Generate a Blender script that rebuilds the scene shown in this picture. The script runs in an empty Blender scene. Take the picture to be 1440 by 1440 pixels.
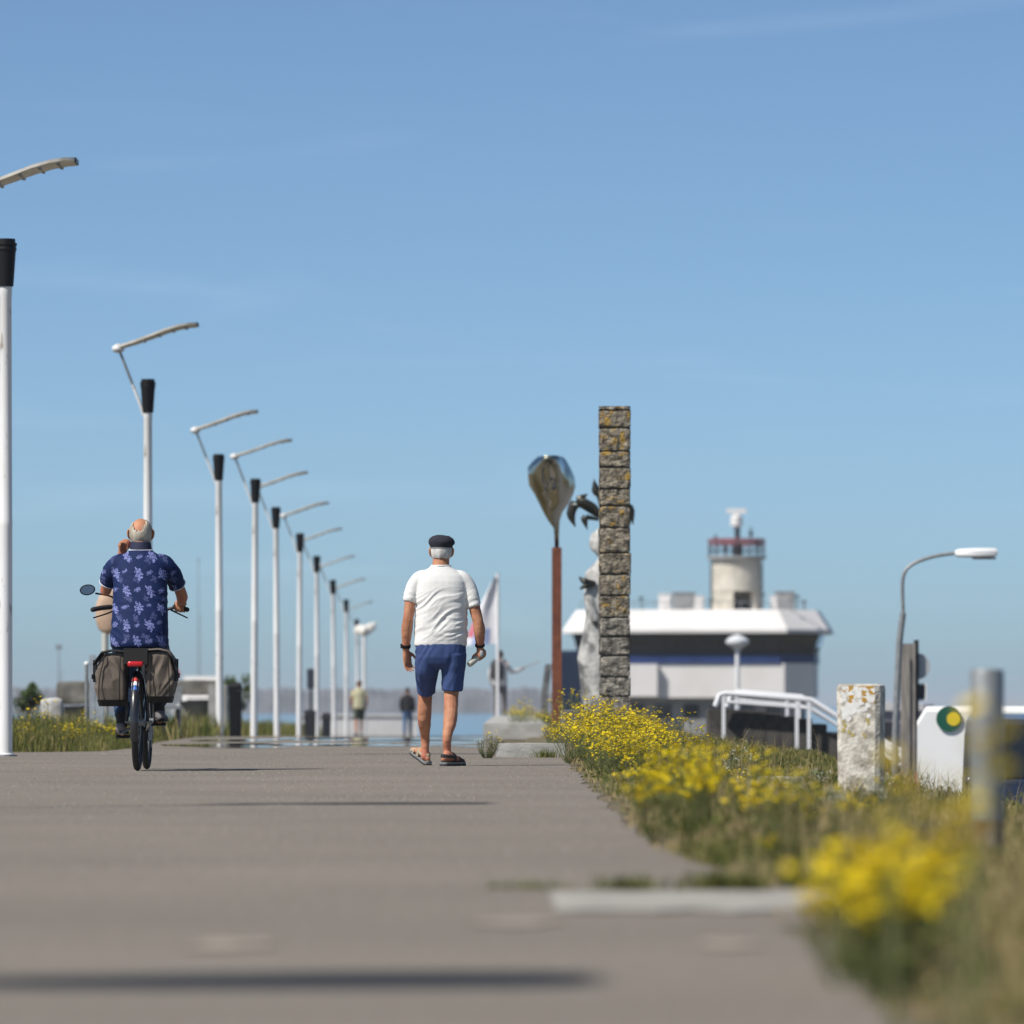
import bpy, math, random
import numpy as np
from mathutils import Vector, Matrix, noise
R = math.radians
random.seed(11)
rng = np.random.default_rng(11)

# ------------------------------------------------------------------ camera, sky, sun
scene = bpy.context.scene
C = scene.collection
FPX, EYE, HOR = 8500.0, 0.48, 990.0          # focal length in px of the 1440 px photo, eye height, horizon row
cam_d = bpy.data.cameras.new('camera')
cam = bpy.data.objects.new('camera', cam_d)
C.objects.link(cam)
cam_d.lens = 135
cam_d.sensor_width = 135 * 1440 / FPX
cam_d.sensor_fit = 'HORIZONTAL'
cam_d.shift_y = (HOR - 720) / 1440
cam_d.clip_start = 0.5
cam_d.clip_end = 60000
cam_d.dof.use_dof = True
cam_d.dof.focus_distance = 45.0
cam_d.dof.aperture_fstop = 2.6
cam.location = (0, 0, EYE)
cam.rotation_euler = (R(90), 0, 0)
scene.camera = cam

SUN_AZ, SUN_EL = R(36), R(49)                # light travels towards +X turned 36 deg to +Y
world = bpy.data.worlds.new('World')
scene.world = world
world.use_nodes = True
wn = world.node_tree
for n in list(wn.nodes):
    wn.nodes.remove(n)
wo = wn.nodes.new('ShaderNodeOutputWorld')
bg = wn.nodes.new('ShaderNodeBackground')
sky = wn.nodes.new('ShaderNodeTexSky')
sky.sky_type = 'NISHITA'
sky.sun_disc = False
sky.sun_elevation = SUN_EL
sky.sun_rotation = R(234)
sky.altitude = 1500
sky.air_density = 0.5
sky.dust_density = 2.3
sky.ozone_density = 3.2
bg.inputs['Strength'].default_value = 0.125
# white balance of the picture and very thin high cloud
wb = wn.nodes.new('ShaderNodeMix')
wb.data_type, wb.blend_type = 'RGBA', 'MULTIPLY'
wb.inputs[0].default_value = 1.0
wn.links.new(sky.outputs[0], wb.inputs[6])
wb.inputs[7].default_value = (0.93, 1.035, 0.985, 1)
wtc = wn.nodes.new('ShaderNodeTexCoord')
wmp = wn.nodes.new('ShaderNodeMapping')
wmp.inputs['Scale'].default_value = (9, 9, 62)
wmp.inputs['Rotation'].default_value = (0.05, 0.08, 0.3)
wnz = wn.nodes.new('ShaderNodeTexNoise')
wnz.inputs['Scale'].default_value = 1.3
wnz.inputs['Detail'].default_value = 7
wnz.inputs['Distortion'].default_value = 0.6
wmr = wn.nodes.new('ShaderNodeMapRange')
wmr.inputs['From Min'].default_value = 0.56
wmr.inputs['From Max'].default_value = 0.85
wmr.inputs['To Max'].default_value = 0.55
wad = wn.nodes.new('ShaderNodeMix')
wad.data_type, wad.blend_type = 'RGBA', 'ADD'
wn.links.new(wtc.outputs['Generated'], wmp.inputs['Vector'])
wn.links.new(wmp.outputs[0], wnz.inputs['Vector'])
wn.links.new(wnz.outputs['Fac'], wmr.inputs['Value'])
wn.links.new(wmr.outputs[0], wad.inputs[0])
wn.links.new(wb.outputs[2], wad.inputs[6])
wad.inputs[7].default_value = (1.0, 1.0, 1.0, 1)
wn.links.new(wad.outputs[2], bg.inputs['Color'])
wn.links.new(bg.outputs[0], wo.inputs['Surface'])

sun_d = bpy.data.lights.new('sun', 'SUN')
sun = bpy.data.objects.new('sun', sun_d)
C.objects.link(sun)
sun_d.energy = 5.0
sun_d.angle = R(0.53)
sun_d.color = (1.0, 0.95, 0.88)
sun_dir = Vector((math.cos(SUN_AZ) * math.cos(SUN_EL), math.sin(SUN_AZ) * math.cos(SUN_EL), -math.sin(SUN_EL)))
sun.rotation_euler = sun_dir.to_track_quat('-Z', 'Y').to_euler()
sun.location = (-20, -20, 30)

scene.view_settings.view_transform = 'Standard'
scene.view_settings.look = 'None'
scene.view_settings.exposure = 0.0
scene.view_settings.gamma = 1.0
scene.render.engine = 'CYCLES'
scene.cycles.use_denoising = True
scene.cycles.max_bounces = 6


def at(px, py, d):
    """world point seen at a photo pixel at the distance d"""
    return Vector(((px - 720) / FPX * d, d, EYE - (py - HOR) / FPX * d))


# ------------------------------------------------------------------ materials
MATS = {}


def M(name, c1, c2=None, scale=6.0, rough=0.6, metal=0.0, bump=0.0, bscale=None, lo=0.4, hi=0.6,
      detail=5, spec=0.5, stretch=None, c3=None, s3=2.0, lo3=0.55, hi3=0.65, bdist=0.01, coat=0.0, rand=False):
    if name in MATS:
        return MATS[name]
    m = bpy.data.materials.new(name)
    m.use_nodes = True
    nt = m.node_tree
    b = nt.nodes['Principled BSDF']
    b.inputs['Roughness'].default_value = rough
    b.inputs['Metallic'].default_value = metal
    b.inputs['Specular IOR Level'].default_value = spec
    b.inputs['Coat Weight'].default_value = coat
    b.inputs['Base Color'].default_value = (*c1, 1)
    tc = nt.nodes.new('ShaderNodeTexCoord')
    mp = nt.nodes.new('ShaderNodeMapping')
    nt.links.new(tc.outputs['Object'], mp.inputs['Vector'])
    if rand:
        oi = nt.nodes.new('ShaderNodeObjectInfo')
        mu = nt.nodes.new('ShaderNodeMath')
        mu.operation = 'MULTIPLY'
        mu.inputs[1].default_value = 37.0
        nt.links.new(oi.outputs['Random'], mu.inputs[0])
        nt.links.new(mu.outputs[0], mp.inputs['Location'])
    if stretch:
        mp.inputs['Scale'].default_value = stretch

    def nz(s):
        n = nt.nodes.new('ShaderNodeTexNoise')
        n.inputs['Scale'].default_value = s
        n.inputs['Detail'].default_value = detail
        nt.links.new(mp.outputs[0], n.inputs['Vector'])
        return n

    def ramp(src, a, c):
        r = nt.nodes.new('ShaderNodeMapRange')
        r.inputs['From Min'].default_value = a
        r.inputs['From Max'].default_value = c
        nt.links.new(src, r.inputs['Value'])
        return r.outputs[0]

    def mix(f, a, c):
        x = nt.nodes.new('ShaderNodeMix')
        x.data_type = 'RGBA'
        nt.links.new(f, x.inputs['Factor'])
        for v, s in ((a, 'A'), (c, 'B')):
            sk = [i for i in x.inputs if i.name == s and i.type == 'RGBA'][0]
            if isinstance(v, tuple):
                sk.default_value = (*v, 1)
            else:
                nt.links.new(v, sk)
        return [o for o in x.outputs if o.type == 'RGBA'][0]
    col = None
    if c2:
        col = mix(ramp(nz(scale).outputs['Fac'], lo, hi), c1, c2)
    if c3:
        col = mix(ramp(nz(s3).outputs['Fac'], lo3, hi3), col if col else c1, c3)
    if col:
        nt.links.new(col, b.inputs['Base Color'])
    if bump:
        bp = nt.nodes.new('ShaderNodeBump')
        bp.inputs['Strength'].default_value = bump
        bp.inputs['Distance'].default_value = bdist
        nt.links.new(nz(bscale or scale * 3).outputs['Fac'], bp.inputs['Height'])
        nt.links.new(bp.outputs[0], b.inputs['Normal'])
    MATS[name] = m
    return m


def tint_mat(name, stops, rough=0.6, attr='tint', trans=0.25):
    """leaf material: colour from a per-vertex tint, with some light let through"""
    m = bpy.data.materials.new(name)
    m.use_nodes = True
    nt = m.node_tree
    b = nt.nodes['Principled BSDF']
    b.inputs['Roughness'].default_value = rough
    b.inputs['Specular IOR Level'].default_value = 0.25
    a = nt.nodes.new('ShaderNodeAttribute')
    a.attribute_name = attr
    cr = nt.nodes.new('ShaderNodeValToRGB')
    el = cr.color_ramp.elements
    while len(el) < len(stops):
        el.new(0.5)
    for e, (p, c) in zip(el, stops):
        e.position = p
        e.color = (*c, 1)
    nt.links.new(a.outputs['Fac'], cr.inputs['Fac'])
    nt.links.new(cr.outputs['Color'], b.inputs['Base Color'])
    tr = nt.nodes.new('ShaderNodeBsdfTranslucent')
    nt.links.new(cr.outputs['Color'], tr.inputs['Color'])
    mx = nt.nodes.new('ShaderNodeMixShader')
    mx.inputs['Fac'].default_value = trans
    nt.links.new(b.outputs[0], mx.inputs[1])
    nt.links.new(tr.outputs[0], mx.inputs[2])
    nt.links.new(mx.outputs[0], nt.nodes['Material Output'].inputs['Surface'])
    return m


white_paint = M('white_paint', (0.80, 0.80, 0.80), (0.74, 0.73, 0.71), scale=3, rough=0.4, c3=(0.36, 0.31, 0.26), s3=14, lo3=0.62, hi3=0.72, stretch=(1, 1, 0.3))
black_plastic = M('black_plastic', (0.006, 0.006, 0.007), rough=0.5, spec=0.3)
dark_steel = M('dark_steel', (0.05, 0.05, 0.055), rough=0.4, metal=0.6)
galv = M('galvanised_steel', (0.30, 0.31, 0.31), (0.23, 0.24, 0.245), scale=14, rough=0.5, metal=0.35)
reflector_mat = M('reflector_cream', (0.66, 0.63, 0.56), (0.50, 0.46, 0.39), scale=7, rough=0.5)
concrete = M('concrete', (0.44, 0.43, 0.40), (0.35, 0.34, 0.31), scale=5, rough=0.9, bump=0.4, bscale=40)
dark_concrete = M('dark_concrete', (0.20, 0.19, 0.165), (0.11, 0.105, 0.09), scale=2.5, rough=0.95, bump=0.5, bscale=14)
skin = M('skin', (0.54, 0.265, 0.15), (0.38, 0.16, 0.085), scale=11, lo=0.3, hi=0.7, rough=0.62, spec=0.3, c3=(0.46, 0.15, 0.10), s3=7, lo3=0.5, hi3=0.75, bump=0.35, bscale=110, bdist=0.004)
hair_white = M('hair_white', (0.70, 0.69, 0.66), (0.48, 0.46, 0.43), scale=30, rough=0.6, bump=0.6, bscale=90, stretch=(1, 1, 0.2))
hair_dark = M('hair_dark', (0.04, 0.028, 0.02), rough=0.6)


# ------------------------------------------------------------------ mesh builder
class MB:
    def __init__(self):
        self.v, self.f, self.mi, self.t = [], [], [], []
        self.cur = 0
        self.tint = 0.5

    def add(self, vs, fs):
        o = len(self.v)
        self.v.extend([tuple(p) for p in vs])
        self.t.extend([self.tint] * len(vs))
        for f in fs:
            self.f.append(tuple(i + o for i in f))
            self.mi.append(self.cur)
        return self

    def box(self, c, s, rot=None):
        c = Vector(c)
        q = [Vector((x * s[0] / 2, y * s[1] / 2, z * s[2] / 2)) for x in (-1, 1) for y in (-1, 1) for z in (-1, 1)]
        if rot is not None:
            mt = rot if isinstance(rot, Matrix) else Matrix.Rotation(rot, 3, 'Z')
            q = [mt @ p for p in q]
        return self.add([c + p for p in q], [(0, 1, 3, 2), (4, 6, 7, 5), (0, 4, 5, 1), (2, 3, 7, 6), (0, 2, 6, 4), (1, 5, 7, 3)])

    def rings(self, rs, cap=True, closed=False):
        n = len(rs[0])
        vs = [p for r in rs for p in r]
        fs = []
        k = len(rs)
        for i in range(k if closed else k - 1):
            j = (i + 1) % k
            for a in range(n):
                b = (a + 1) % n
                fs.append((i * n + a, i * n + b, j * n + b, j * n + a))
        if cap and not closed:
            fs.append(tuple(reversed(range(n))))
            fs.append(tuple((k - 1) * n + a for a in range(n)))
        return self.add(vs, fs)

    def tube(self, pts, rad, seg=8, sub=0, ref=(1, 0, 0), cap=True, round_ends=False, closed=False):
        """swept tube; rad: number, or list of numbers / (u, v) half widths, u along ref"""
        pts = [Vector(p) for p in pts]
        n = len(pts)
        if not isinstance(rad, (list,)):
            rad = [rad] * n
        rad = [(r, r) if not isinstance(r, tuple) else r for r in rad]
        if sub:
            P, Q = [], []
            for i in range(n - 1):
                p0, p1, p2, p3 = pts[max(i - 1, 0)], pts[i], pts[i + 1], pts[min(i + 2, n - 1)]
                for s in range(sub):
                    t = s / sub
                    P.append(0.5 * ((2 * p1) + (p2 - p0) * t + (2 * p0 - 5 * p1 + 4 * p2 - p3) * t * t + (3 * p1 - p0 - 3 * p2 + p3) * t ** 3))
                    e = t * t * (3 - 2 * t)
                    Q.append(tuple(rad[i][k] * (1 - e) + rad[i + 1][k] * e for k in (0, 1)))
            P.append(pts[-1])
            Q.append(rad[-1])
            pts, rad, n = P, Q, len(P)
        ref = Vector(ref)
        rs = []

        def ring(c, t, a, b):
            u = ref - t * ref.dot(t)
            if u.length < 1e-4:
                u = Vector((0, 1, 0)) - t * t.y
            u.normalize()
            w = t.cross(u)
            return [c + u * (a * math.cos(x)) + w * (b * math.sin(x)) for x in [2 * math.pi * k / seg for k in range(seg)]]
        T = []
        for i in range(n):
            if closed:
                t = pts[(i + 1) % n] - pts[i - 1]
            else:
                t = pts[min(i + 1, n - 1)] - pts[max(i - 1, 0)]
            T.append(t.normalized())
        if round_ends:
            for s in (0.97, 0.7, 0.35):
                k = math.sqrt(1 - s * s)
                rs.append(ring(pts[0] - T[0] * s * min(rad[0]), T[0], rad[0][0] * k, rad[0][1] * k))
        for i in range(n):
            rs.append(ring(pts[i], T[i], *rad[i]))
        if round_ends:
            for s in (0.35, 0.7, 0.97):
                k = math.sqrt(1 - s * s)
                rs.append(ring(pts[-1] + T[-1] * s * min(rad[-1]), T[-1], rad[-1][0] * k, rad[-1][1] * k))
        return self.rings(rs, cap=cap, closed=closed)

    def sphere(self, c, r, seg=12, n=8):
        c = Vector(c)
        r = r if isinstance(r, tuple) else (r, r, r)
        rs = []
        for i in range(n + 1):
            a = math.pi * (0.02 + 0.96 * i / n)
            rs.append([c + Vector((r[0] * math.sin(a) * math.cos(b), r[1] * math.sin(a) * math.sin(b), -r[2] * math.cos(a)))
                       for b in [2 * math.pi * k / seg for k in range(seg)]])
        return self.rings(rs)

    def lathe(self, prof, c=(0, 0, 0), seg=16):
        c = Vector(c)
        rs = [[c + Vector((r * math.cos(a), r * math.sin(a), z)) for a in [2 * math.pi * k / seg for k in range(seg)]] for r, z in prof]
        return self.rings(rs)

    def torso(self, rs, seg=28, p=2.4):
        """horizontal superellipse rings (x, y, z, rx, ry)"""
        out = []
        for x, y, z, rx, ry in rs:
            ring = []
            for k in range(seg):
                a = 2 * math.pi * k / seg
                ca, sa = math.cos(a), math.sin(a)
                ring.append(Vector((x + rx * math.copysign(abs(ca) ** (2 / p), ca), y + ry * math.copysign(abs(sa) ** (2 / p), sa), z)))
            out.append(ring)
        return self.rings(out)

    def prism(self, poly, h, axis='Z', base=0.0):
        """polygon (2-D points) pushed along an axis from base to base + h"""
        def p3(a, b, c):
            return {'Z': (a, b, c), 'Y': (a, c, b), 'X': (c, a, b)}[axis]
        return self.rings([[p3(a, b, base) for a, b in poly], [p3(a, b, base + h) for a, b in poly]])

    def mesh(self, name, mats):
        me = bpy.data.meshes.new(name)
        me.from_pydata(self.v, [], self.f)
        for m in (mats if isinstance(mats, (list, tuple)) else [mats]):
            me.materials.append(m)
        me.polygons.foreach_set('material_index', self.mi)
        at_ = me.attributes.new('tint', 'FLOAT', 'POINT')
        at_.data.foreach_set('value', self.t)
        me.update()
        return me

    def build(self, name, mats, parent=None, smooth=False, angle=40):
        me = self.mesh(name, mats)
        return obj(name, me, parent, smooth, angle)


def obj(name, me, parent=None, smooth=False, angle=40):
    o = bpy.data.objects.new(name, me)
    C.objects.link(o)
    o.parent = parent
    if smooth:
        me.polygons.foreach_set('use_smooth', [True] * len(me.polygons))
        if angle < 180:
            me.set_sharp_from_angle(angle=R(angle))
    return o


def fuse(mb, mat, voxel=0.006, it=4):
    """melt overlapping closed shapes into one continuous skin"""
    me = mb.mesh('tmp', mat)
    o = bpy.data.objects.new('tmp', me)
    C.objects.link(o)
    md = o.modifiers.new('r', 'REMESH')
    md.mode = 'VOXEL'
    md.voxel_size = voxel
    if it:
        s = o.modifiers.new('s', 'SMOOTH')
        s.iterations = it
        s.factor = 0.5
    dg = bpy.context.evaluated_depsgraph_get()
    out = bpy.data.meshes.new_from_object(o.evaluated_get(dg))
    bpy.data.objects.remove(o)
    bpy.data.meshes.remove(me)
    out.materials.clear()
    out.materials.append(mat)
    return out


def displace(me, fn):
    n = len(me.vertices)
    co = np.empty(n * 3)
    me.vertices.foreach_get('co', co)
    no = np.empty(n * 3)
    me.vertices.foreach_get('normal', no)
    co, no = co.reshape(-1, 3), no.reshape(-1, 3)
    d = np.array([fn(Vector(c), Vector(m)) for c, m in zip(co, no)])
    me.vertices.foreach_set('co', (co + no * d[:, None]).ravel())
    me.update()


def tag(o, label=None, cat=None, group=None, kind=None):
    for k, v in (('label', label), ('category', cat), ('group', group), ('kind', kind)):
        if v:
            o[k] = v
    return o


def thing(name, label, cat, loc=(0, 0, 0), rz=0.0, group=None):
    o = bpy.data.objects.new(name, None)
    C.objects.link(o)
    o.location = loc
    o.rotation_euler = (0, 0, rz)
    o.empty_display_size = 0.2
    return tag(o, label, cat, group)


KIDS = {}


def copy_tree(o, parent=None):
    c = o.copy()
    C.objects.link(c)
    c.parent = parent
    if o.name not in KIDS:
        KIDS[o.name] = [x for x in bpy.data.objects if x.parent == o]
    for ch in KIDS[o.name]:
        copy_tree(ch, c)
    return c


# ------------------------------------------------------------------ the setting
def zf(y):
    """the promenade falls gently away beyond 88 m"""
    return -0.0050 * max(0.0, min(y, 330.0) - 88.0)


def hgt(x, y):
    """height of the ground: promenade level, a bank falling to the quay on the right, water beyond"""
    if x < 0.4:
        z = (-0.03 if x < 0.2 else -0.004) + zf(y)
    elif x < 2.9:
        z = -0.004 - 0.186 * max(0, x - 0.65) / 2.25
    elif x < 5.6:
        t = (x - 2.9) / 2.7
        z = -0.19 - 1.36 * t * t * (3 - 2 * t)
    else:
        z = -1.55
    if 0.55 < x < 3.4 and y > 54:
        z += 0.14 * min(1, (y - 54) / 2) * min(1, (3.4 - x) / 0.5)
    if -6.5 < x < 2.6 and y > 235:
        z = min(z, -min(4.0, 0.8 + (y - 235) * 0.6))
    if y > 420:
        z = min(z, -min(4.0, (y - 420) * 0.5) - 0.03)
    return z


soil = M('soil', (0.17, 0.125, 0.075), (0.085, 0.085, 0.035), scale=1.3, rough=0.95, bump=0.6, bscale=18)
gx = [-600, -200, -80, -30, -14, -9, -6.6, -6.2, -4, -2, 0.19, 0.21, 0.4] + list(np.arange(0.6, 6.0, 0.2)) + [7, 9, 14, 40, 200, 600]
gy = [-60, 0] + list(np.arange(4, 64, 1.5)) + [70, 80, 95, 120, 160, 200, 233, 236, 242, 250, 300, 360, 419, 421, 430]
mb = MB()
mb.add([(x, y, hgt(x, y) + (0.03 * noise.noise(Vector((x * 2, y, 0))) if 0.8 < x < 4 else 0)) for y in gy for x in gx],
       [(j * len(gx) + i, j * len(gx) + i + 1, (j + 1) * len(gx) + i + 1, (j + 1) * len(gx) + i)
        for j in range(len(gy) - 1) for i in range(len(gx) - 1)])
tag(mb.build('ground', soil, smooth=True), kind='structure')

sea_mat = M('sea_water', (0.05, 0.12, 0.17), rough=0.12, bump=0.35, bscale=0.6, bdist=0.15, spec=0.5)
mb = MB()
mb.add([(-30000, 200, -3.2), (30000, 200, -3.2), (30000, 45000, -3.2), (-30000, 45000, -3.2)], [(0, 1, 2, 3)])
tag(mb.build('sea', sea_mat), kind='structure')

# asphalt promenade: one thick sheet with a crumbling edge on the verge side
asphalt = M('asphalt', (0.215, 0.187, 0.156), (0.165, 0.144, 0.121), scale=0.5, lo=0.3, hi=0.7, rough=0.92, bump=0.6, bscale=90, bdist=0.008, spec=0.2,
            c3=(0.265, 0.235, 0.198), s3=38, lo3=0.46, hi3=0.66, detail=8)
def edge_x(y):
    return float(np.interp(y, [0, 12, 17, 22, 30, 54], [0.58, 0.58, 0.56, 0.47, 0.45, 0.46]))


ys = list(np.arange(-6, 60.1, 0.12)) + [60.3, 61.5, 64, 66, 70, 76, 82, 88, 92, 100, 112, 130, 150, 180, 210, 234]
rx_, lx_ = [], []
for y in ys:
    j = edge_x(y) + 0.10 * noise.noise(Vector((y * 0.7, 3, 0))) + 0.02 * noise.noise(Vector((y * 2.7, 8, 0)))
    if 13.2 < y < 15.9:
        j = max(j, 0.9)
    rx_.append(j if y < 54.3 else -0.13 if y < 88 else float(np.interp(y, [88, 140, 234], [-0.42, -0.6, -1.0])))
    lx_.append(-14.0 if y < 58 else float(np.interp(y, [58, 60.2, 61.5, 66, 76, 95, 130, 180, 234], [-14, -4.7, -4.15, -4.12, -4.45, -4.7, -5.2, -5.9, -6.25])))
mb = MB()
mb.rings([[(a, y, zf(y) - 0.3), (b, y, zf(y) - 0.3), (b, y, zf(y)), (a, y, zf(y))] for y, a, b in zip(ys, lx_, rx_)])
tag(mb.build('promenade', asphalt), kind='structure')

quay_mat = M('quay_paving', (0.16, 0.155, 0.145), (0.12, 0.115, 0.11), scale=2, rough=0.9)
mb = MB()
mb.add([(5.75, -20, -1.545), (60, -20, -1.545), (60, 330, -1.545), (5.75, 330, -1.545)], [(0, 1, 2, 3)])
tag(mb.build('quay_road', quay_mat), kind='structure')


def blob(cx, cy, rx, ry, z, seed, n=40, rough=0.35):
    out = []
    for k in range(n):
        a = 2 * math.pi * k / n
        s = 1 + rough * noise.noise(Vector((math.cos(a) * 1.7 + seed, math.sin(a) * 1.7, seed)))
        out.append((cx + rx * s * math.cos(a), cy + ry * s * math.sin(a), z))
    return out


mirage_gloss = M('mirage_gloss', (0.03, 0.032, 0.034), rough=0.015, spec=0.9)  # glossy sheets added to imitate the heat mirage's sky reflection, no real water
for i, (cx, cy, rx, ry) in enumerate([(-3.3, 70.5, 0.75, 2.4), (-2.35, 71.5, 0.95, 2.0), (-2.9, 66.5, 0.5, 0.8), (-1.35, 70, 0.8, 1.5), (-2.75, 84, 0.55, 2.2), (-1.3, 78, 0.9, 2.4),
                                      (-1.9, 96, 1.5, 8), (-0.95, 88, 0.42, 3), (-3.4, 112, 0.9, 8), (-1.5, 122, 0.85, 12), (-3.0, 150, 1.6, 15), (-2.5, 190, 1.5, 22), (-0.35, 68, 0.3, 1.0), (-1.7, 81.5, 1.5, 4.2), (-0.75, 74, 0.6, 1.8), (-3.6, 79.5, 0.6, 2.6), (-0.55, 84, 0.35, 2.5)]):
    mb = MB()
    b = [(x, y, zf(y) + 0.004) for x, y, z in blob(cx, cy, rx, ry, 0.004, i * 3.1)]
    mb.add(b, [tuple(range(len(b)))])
    tag(mb.build('mirage_sheet', mirage_gloss), kind='structure')

# pale concrete strip let into the asphalt, worn paint beside it
mb = MB()
sp_ = [(0.10 + 0.025 * noise.noise(Vector((0, k * 0.9, 1))), 13.95 + 1.35 * k / 8) for k in range(9)] + [(0.10 + 0.74 * k / 16, 15.3 + 0.1 * noise.noise(Vector((k * 0.5, 0, 4)))) for k in range(1, 16)] + \
    [(0.84 + 0.03 * noise.noise(Vector((3, k * 0.9, 1))), 15.3 - 1.35 * k / 8) for k in range(9)] + [(0.84 - 0.74 * k / 16, 13.95 + 0.08 * noise.noise(Vector((k * 0.5, 7, 4)))) for k in range(1, 16)]
mb.rings([[(x, y, 0.003) for x, y in sp_[::-1]], [(x, y, 0.006) for x, y in sp_[::-1]]])
tag(mb.build('paving_strip', M('pale_concrete', (0.40, 0.38, 0.34), (0.28, 0.26, 0.225), scale=6, rough=0.9)), kind='structure')
faded = M('faded_paint', (0.36, 0.31, 0.24), (0.27, 0.235, 0.19), scale=8, rough=0.9)
for i, (cx, cy, rx, ry) in enumerate([(0.0, 13.25, 0.12, 0.22), (0.43, 12.0, 0.06, 0.16), (-0.55, 12.0, 0.1, 0.2)]):
    mb = MB()
    b = blob(cx, cy, rx, ry, 0.004, 50 + i * 4.3, rough=0.5)
    mb.add(b, [tuple(range(len(b)))])
    tag(mb.build('paint_mark', faded), kind='structure')


def rough_block(s, amp, seed, n=5, fine=10.0, side=1.0):
    """a stone: box with a cut grid on every face, its faces uneven, its arrises slightly broken"""
    mb = MB()
    sx, sy, sz = s
    for ax in range(3):
        for sd in (-1, 1):
            u, v = (ax + 1) % 3, (ax + 2) % 3
            vs, fs = [], []
            for i in range(n + 1):
                for j in range(n + 1):
                    p = [0, 0, 0]
                    p[ax] = sd
                    p[u] = 2 * i / n - 1
                    p[v] = 2 * j / n - 1
                    q = Vector((p[0] * sx / 2, p[1] * sy / 2, p[2] * sz / 2))
                    edge = sum(1 for c in p if abs(abs(c) - 1) < 1e-6)
                    d = amp * (noise.noise(q * fine + Vector((seed * 7.3, seed, 0))) + 0.5 * noise.noise(q * fine * 2.3 + Vector((seed, 3, 9))))
                    nrm = Vector(p).normalized()
                    q += nrm * ((d if edge == 1 else d * 0.5 - amp * 0.5 * (edge - 1)) * (side if ax != 1 else 1.0))
                    vs.append(q)
            for i in range(n):
                for j in range(n):
                    f = (i * (n + 1) + j, (i + 1) * (n + 1) + j, (i + 1) * (n + 1) + j + 1, i * (n + 1) + j + 1)
                    fs.append(f if sd > 0 else tuple(reversed(f)))
            mb.add(vs, fs)
    return mb


# kerb stones that close off the flower bed
for (cx, cy, sx, sy, sz, lab) in [(0.17, 54.6, 0.62, 0.3, 0.165, 'pale concrete kerb block jutting onto the asphalt beside the walking man'),
                                  (0.05, 121.0, 0.94, 66.0, 0.24, 'low concrete edge of the raised bed behind the kerb block, below a yellow clump'),
                                  (1.86, 42.0, 0.32, 0.3, 0.10, 'small pale concrete block lying in the grass behind the yellow flowers')]:
    o = rough_block((sx, sy, sz), 0.006, cx * 3 + 1, n=6).build('kerb_block', concrete)
    o.location = (cx, cy, sz / 2 - 0.02 + max(hgt(cx, cy), -0.02 if cy > 50 else -1))
    tag(o, lab, 'kerb')

# ------------------------------------------------------------------ stone pillar on its plinth
stone = M('rough_stone', (0.34, 0.295, 0.225), (0.095, 0.080, 0.058), scale=14, rough=0.95, bump=1.0, bscale=40, bdist=0.03, lo=0.38, hi=0.62,
          c3=(0.40, 0.25, 0.055), s3=11.0, lo3=0.56, hi3=0.64, detail=8, rand=True)
stone_low = M('rough_stone_low', (0.34, 0.31, 0.26), (0.11, 0.10, 0.085), scale=14, rough=0.95, bump=1.0, bscale=40, bdist=0.03, lo=0.38, hi=0.62, detail=8, rand=True)
DP = 62.0
pt = at(864.5, 1000, DP)
pil = thing('stone_pillar', 'tall square pillar of stacked rough stones with orange lichen', 'pillar', (pt.x, pt.y + 0.17, 0.0))
joints = [30, 46, 118, 213, 278, 366, 435, 522, 625, 712, 797, 887, 965, 1042, 1128, 1208, 1262]
zz = [at(0, 560 + j / 2.88, DP).z for j in joints]
for i in range(len(zz) - 1):
    h = zz[i] - zz[i + 1]
    w = 0.322 + random.uniform(-0.006, 0.006)
    o = rough_block((w, w, h - 0.006), 0.019 if i < 15 else 0.005, i * 1.7 + 2, n=9, fine=16, side=0.25).build('stone_block', stone if i < 11 else stone_low, pil)
    o.location = (random.uniform(-0.004, 0.004), 0, (zz[i] + zz[i + 1]) / 2)
mb = MB()
mb.box((0, 0, (zz[0] + zz[-1]) / 2), (0.285, 0.285, zz[0] - zz[-1] - 0.02))
mb.build('mortar_core', M('mortar', (0.20, 0.18, 0.15), (0.12, 0.11, 0.09), scale=20, rough=1.0), pil)
plh = zz[-1] - 0.002
o = rough_block((0.9, 0.7, plh + 0.1), 0.008, 4.4, n=8, fine=6).build('plinth', dark_concrete, pil)
o.location = (-0.1, 0.1, plh / 2 - 0.05)

# ------------------------------------------------------------------ promenade lamps
D_LAMP = [(8, 55.5), (208, 78.9), (309, 101), (357, 110.7), (389.5, 124.5), (420.5, 140.7), (446, 158.6), (470, 183.2), (487, 210), (503, 246), (512, 309)]


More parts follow.
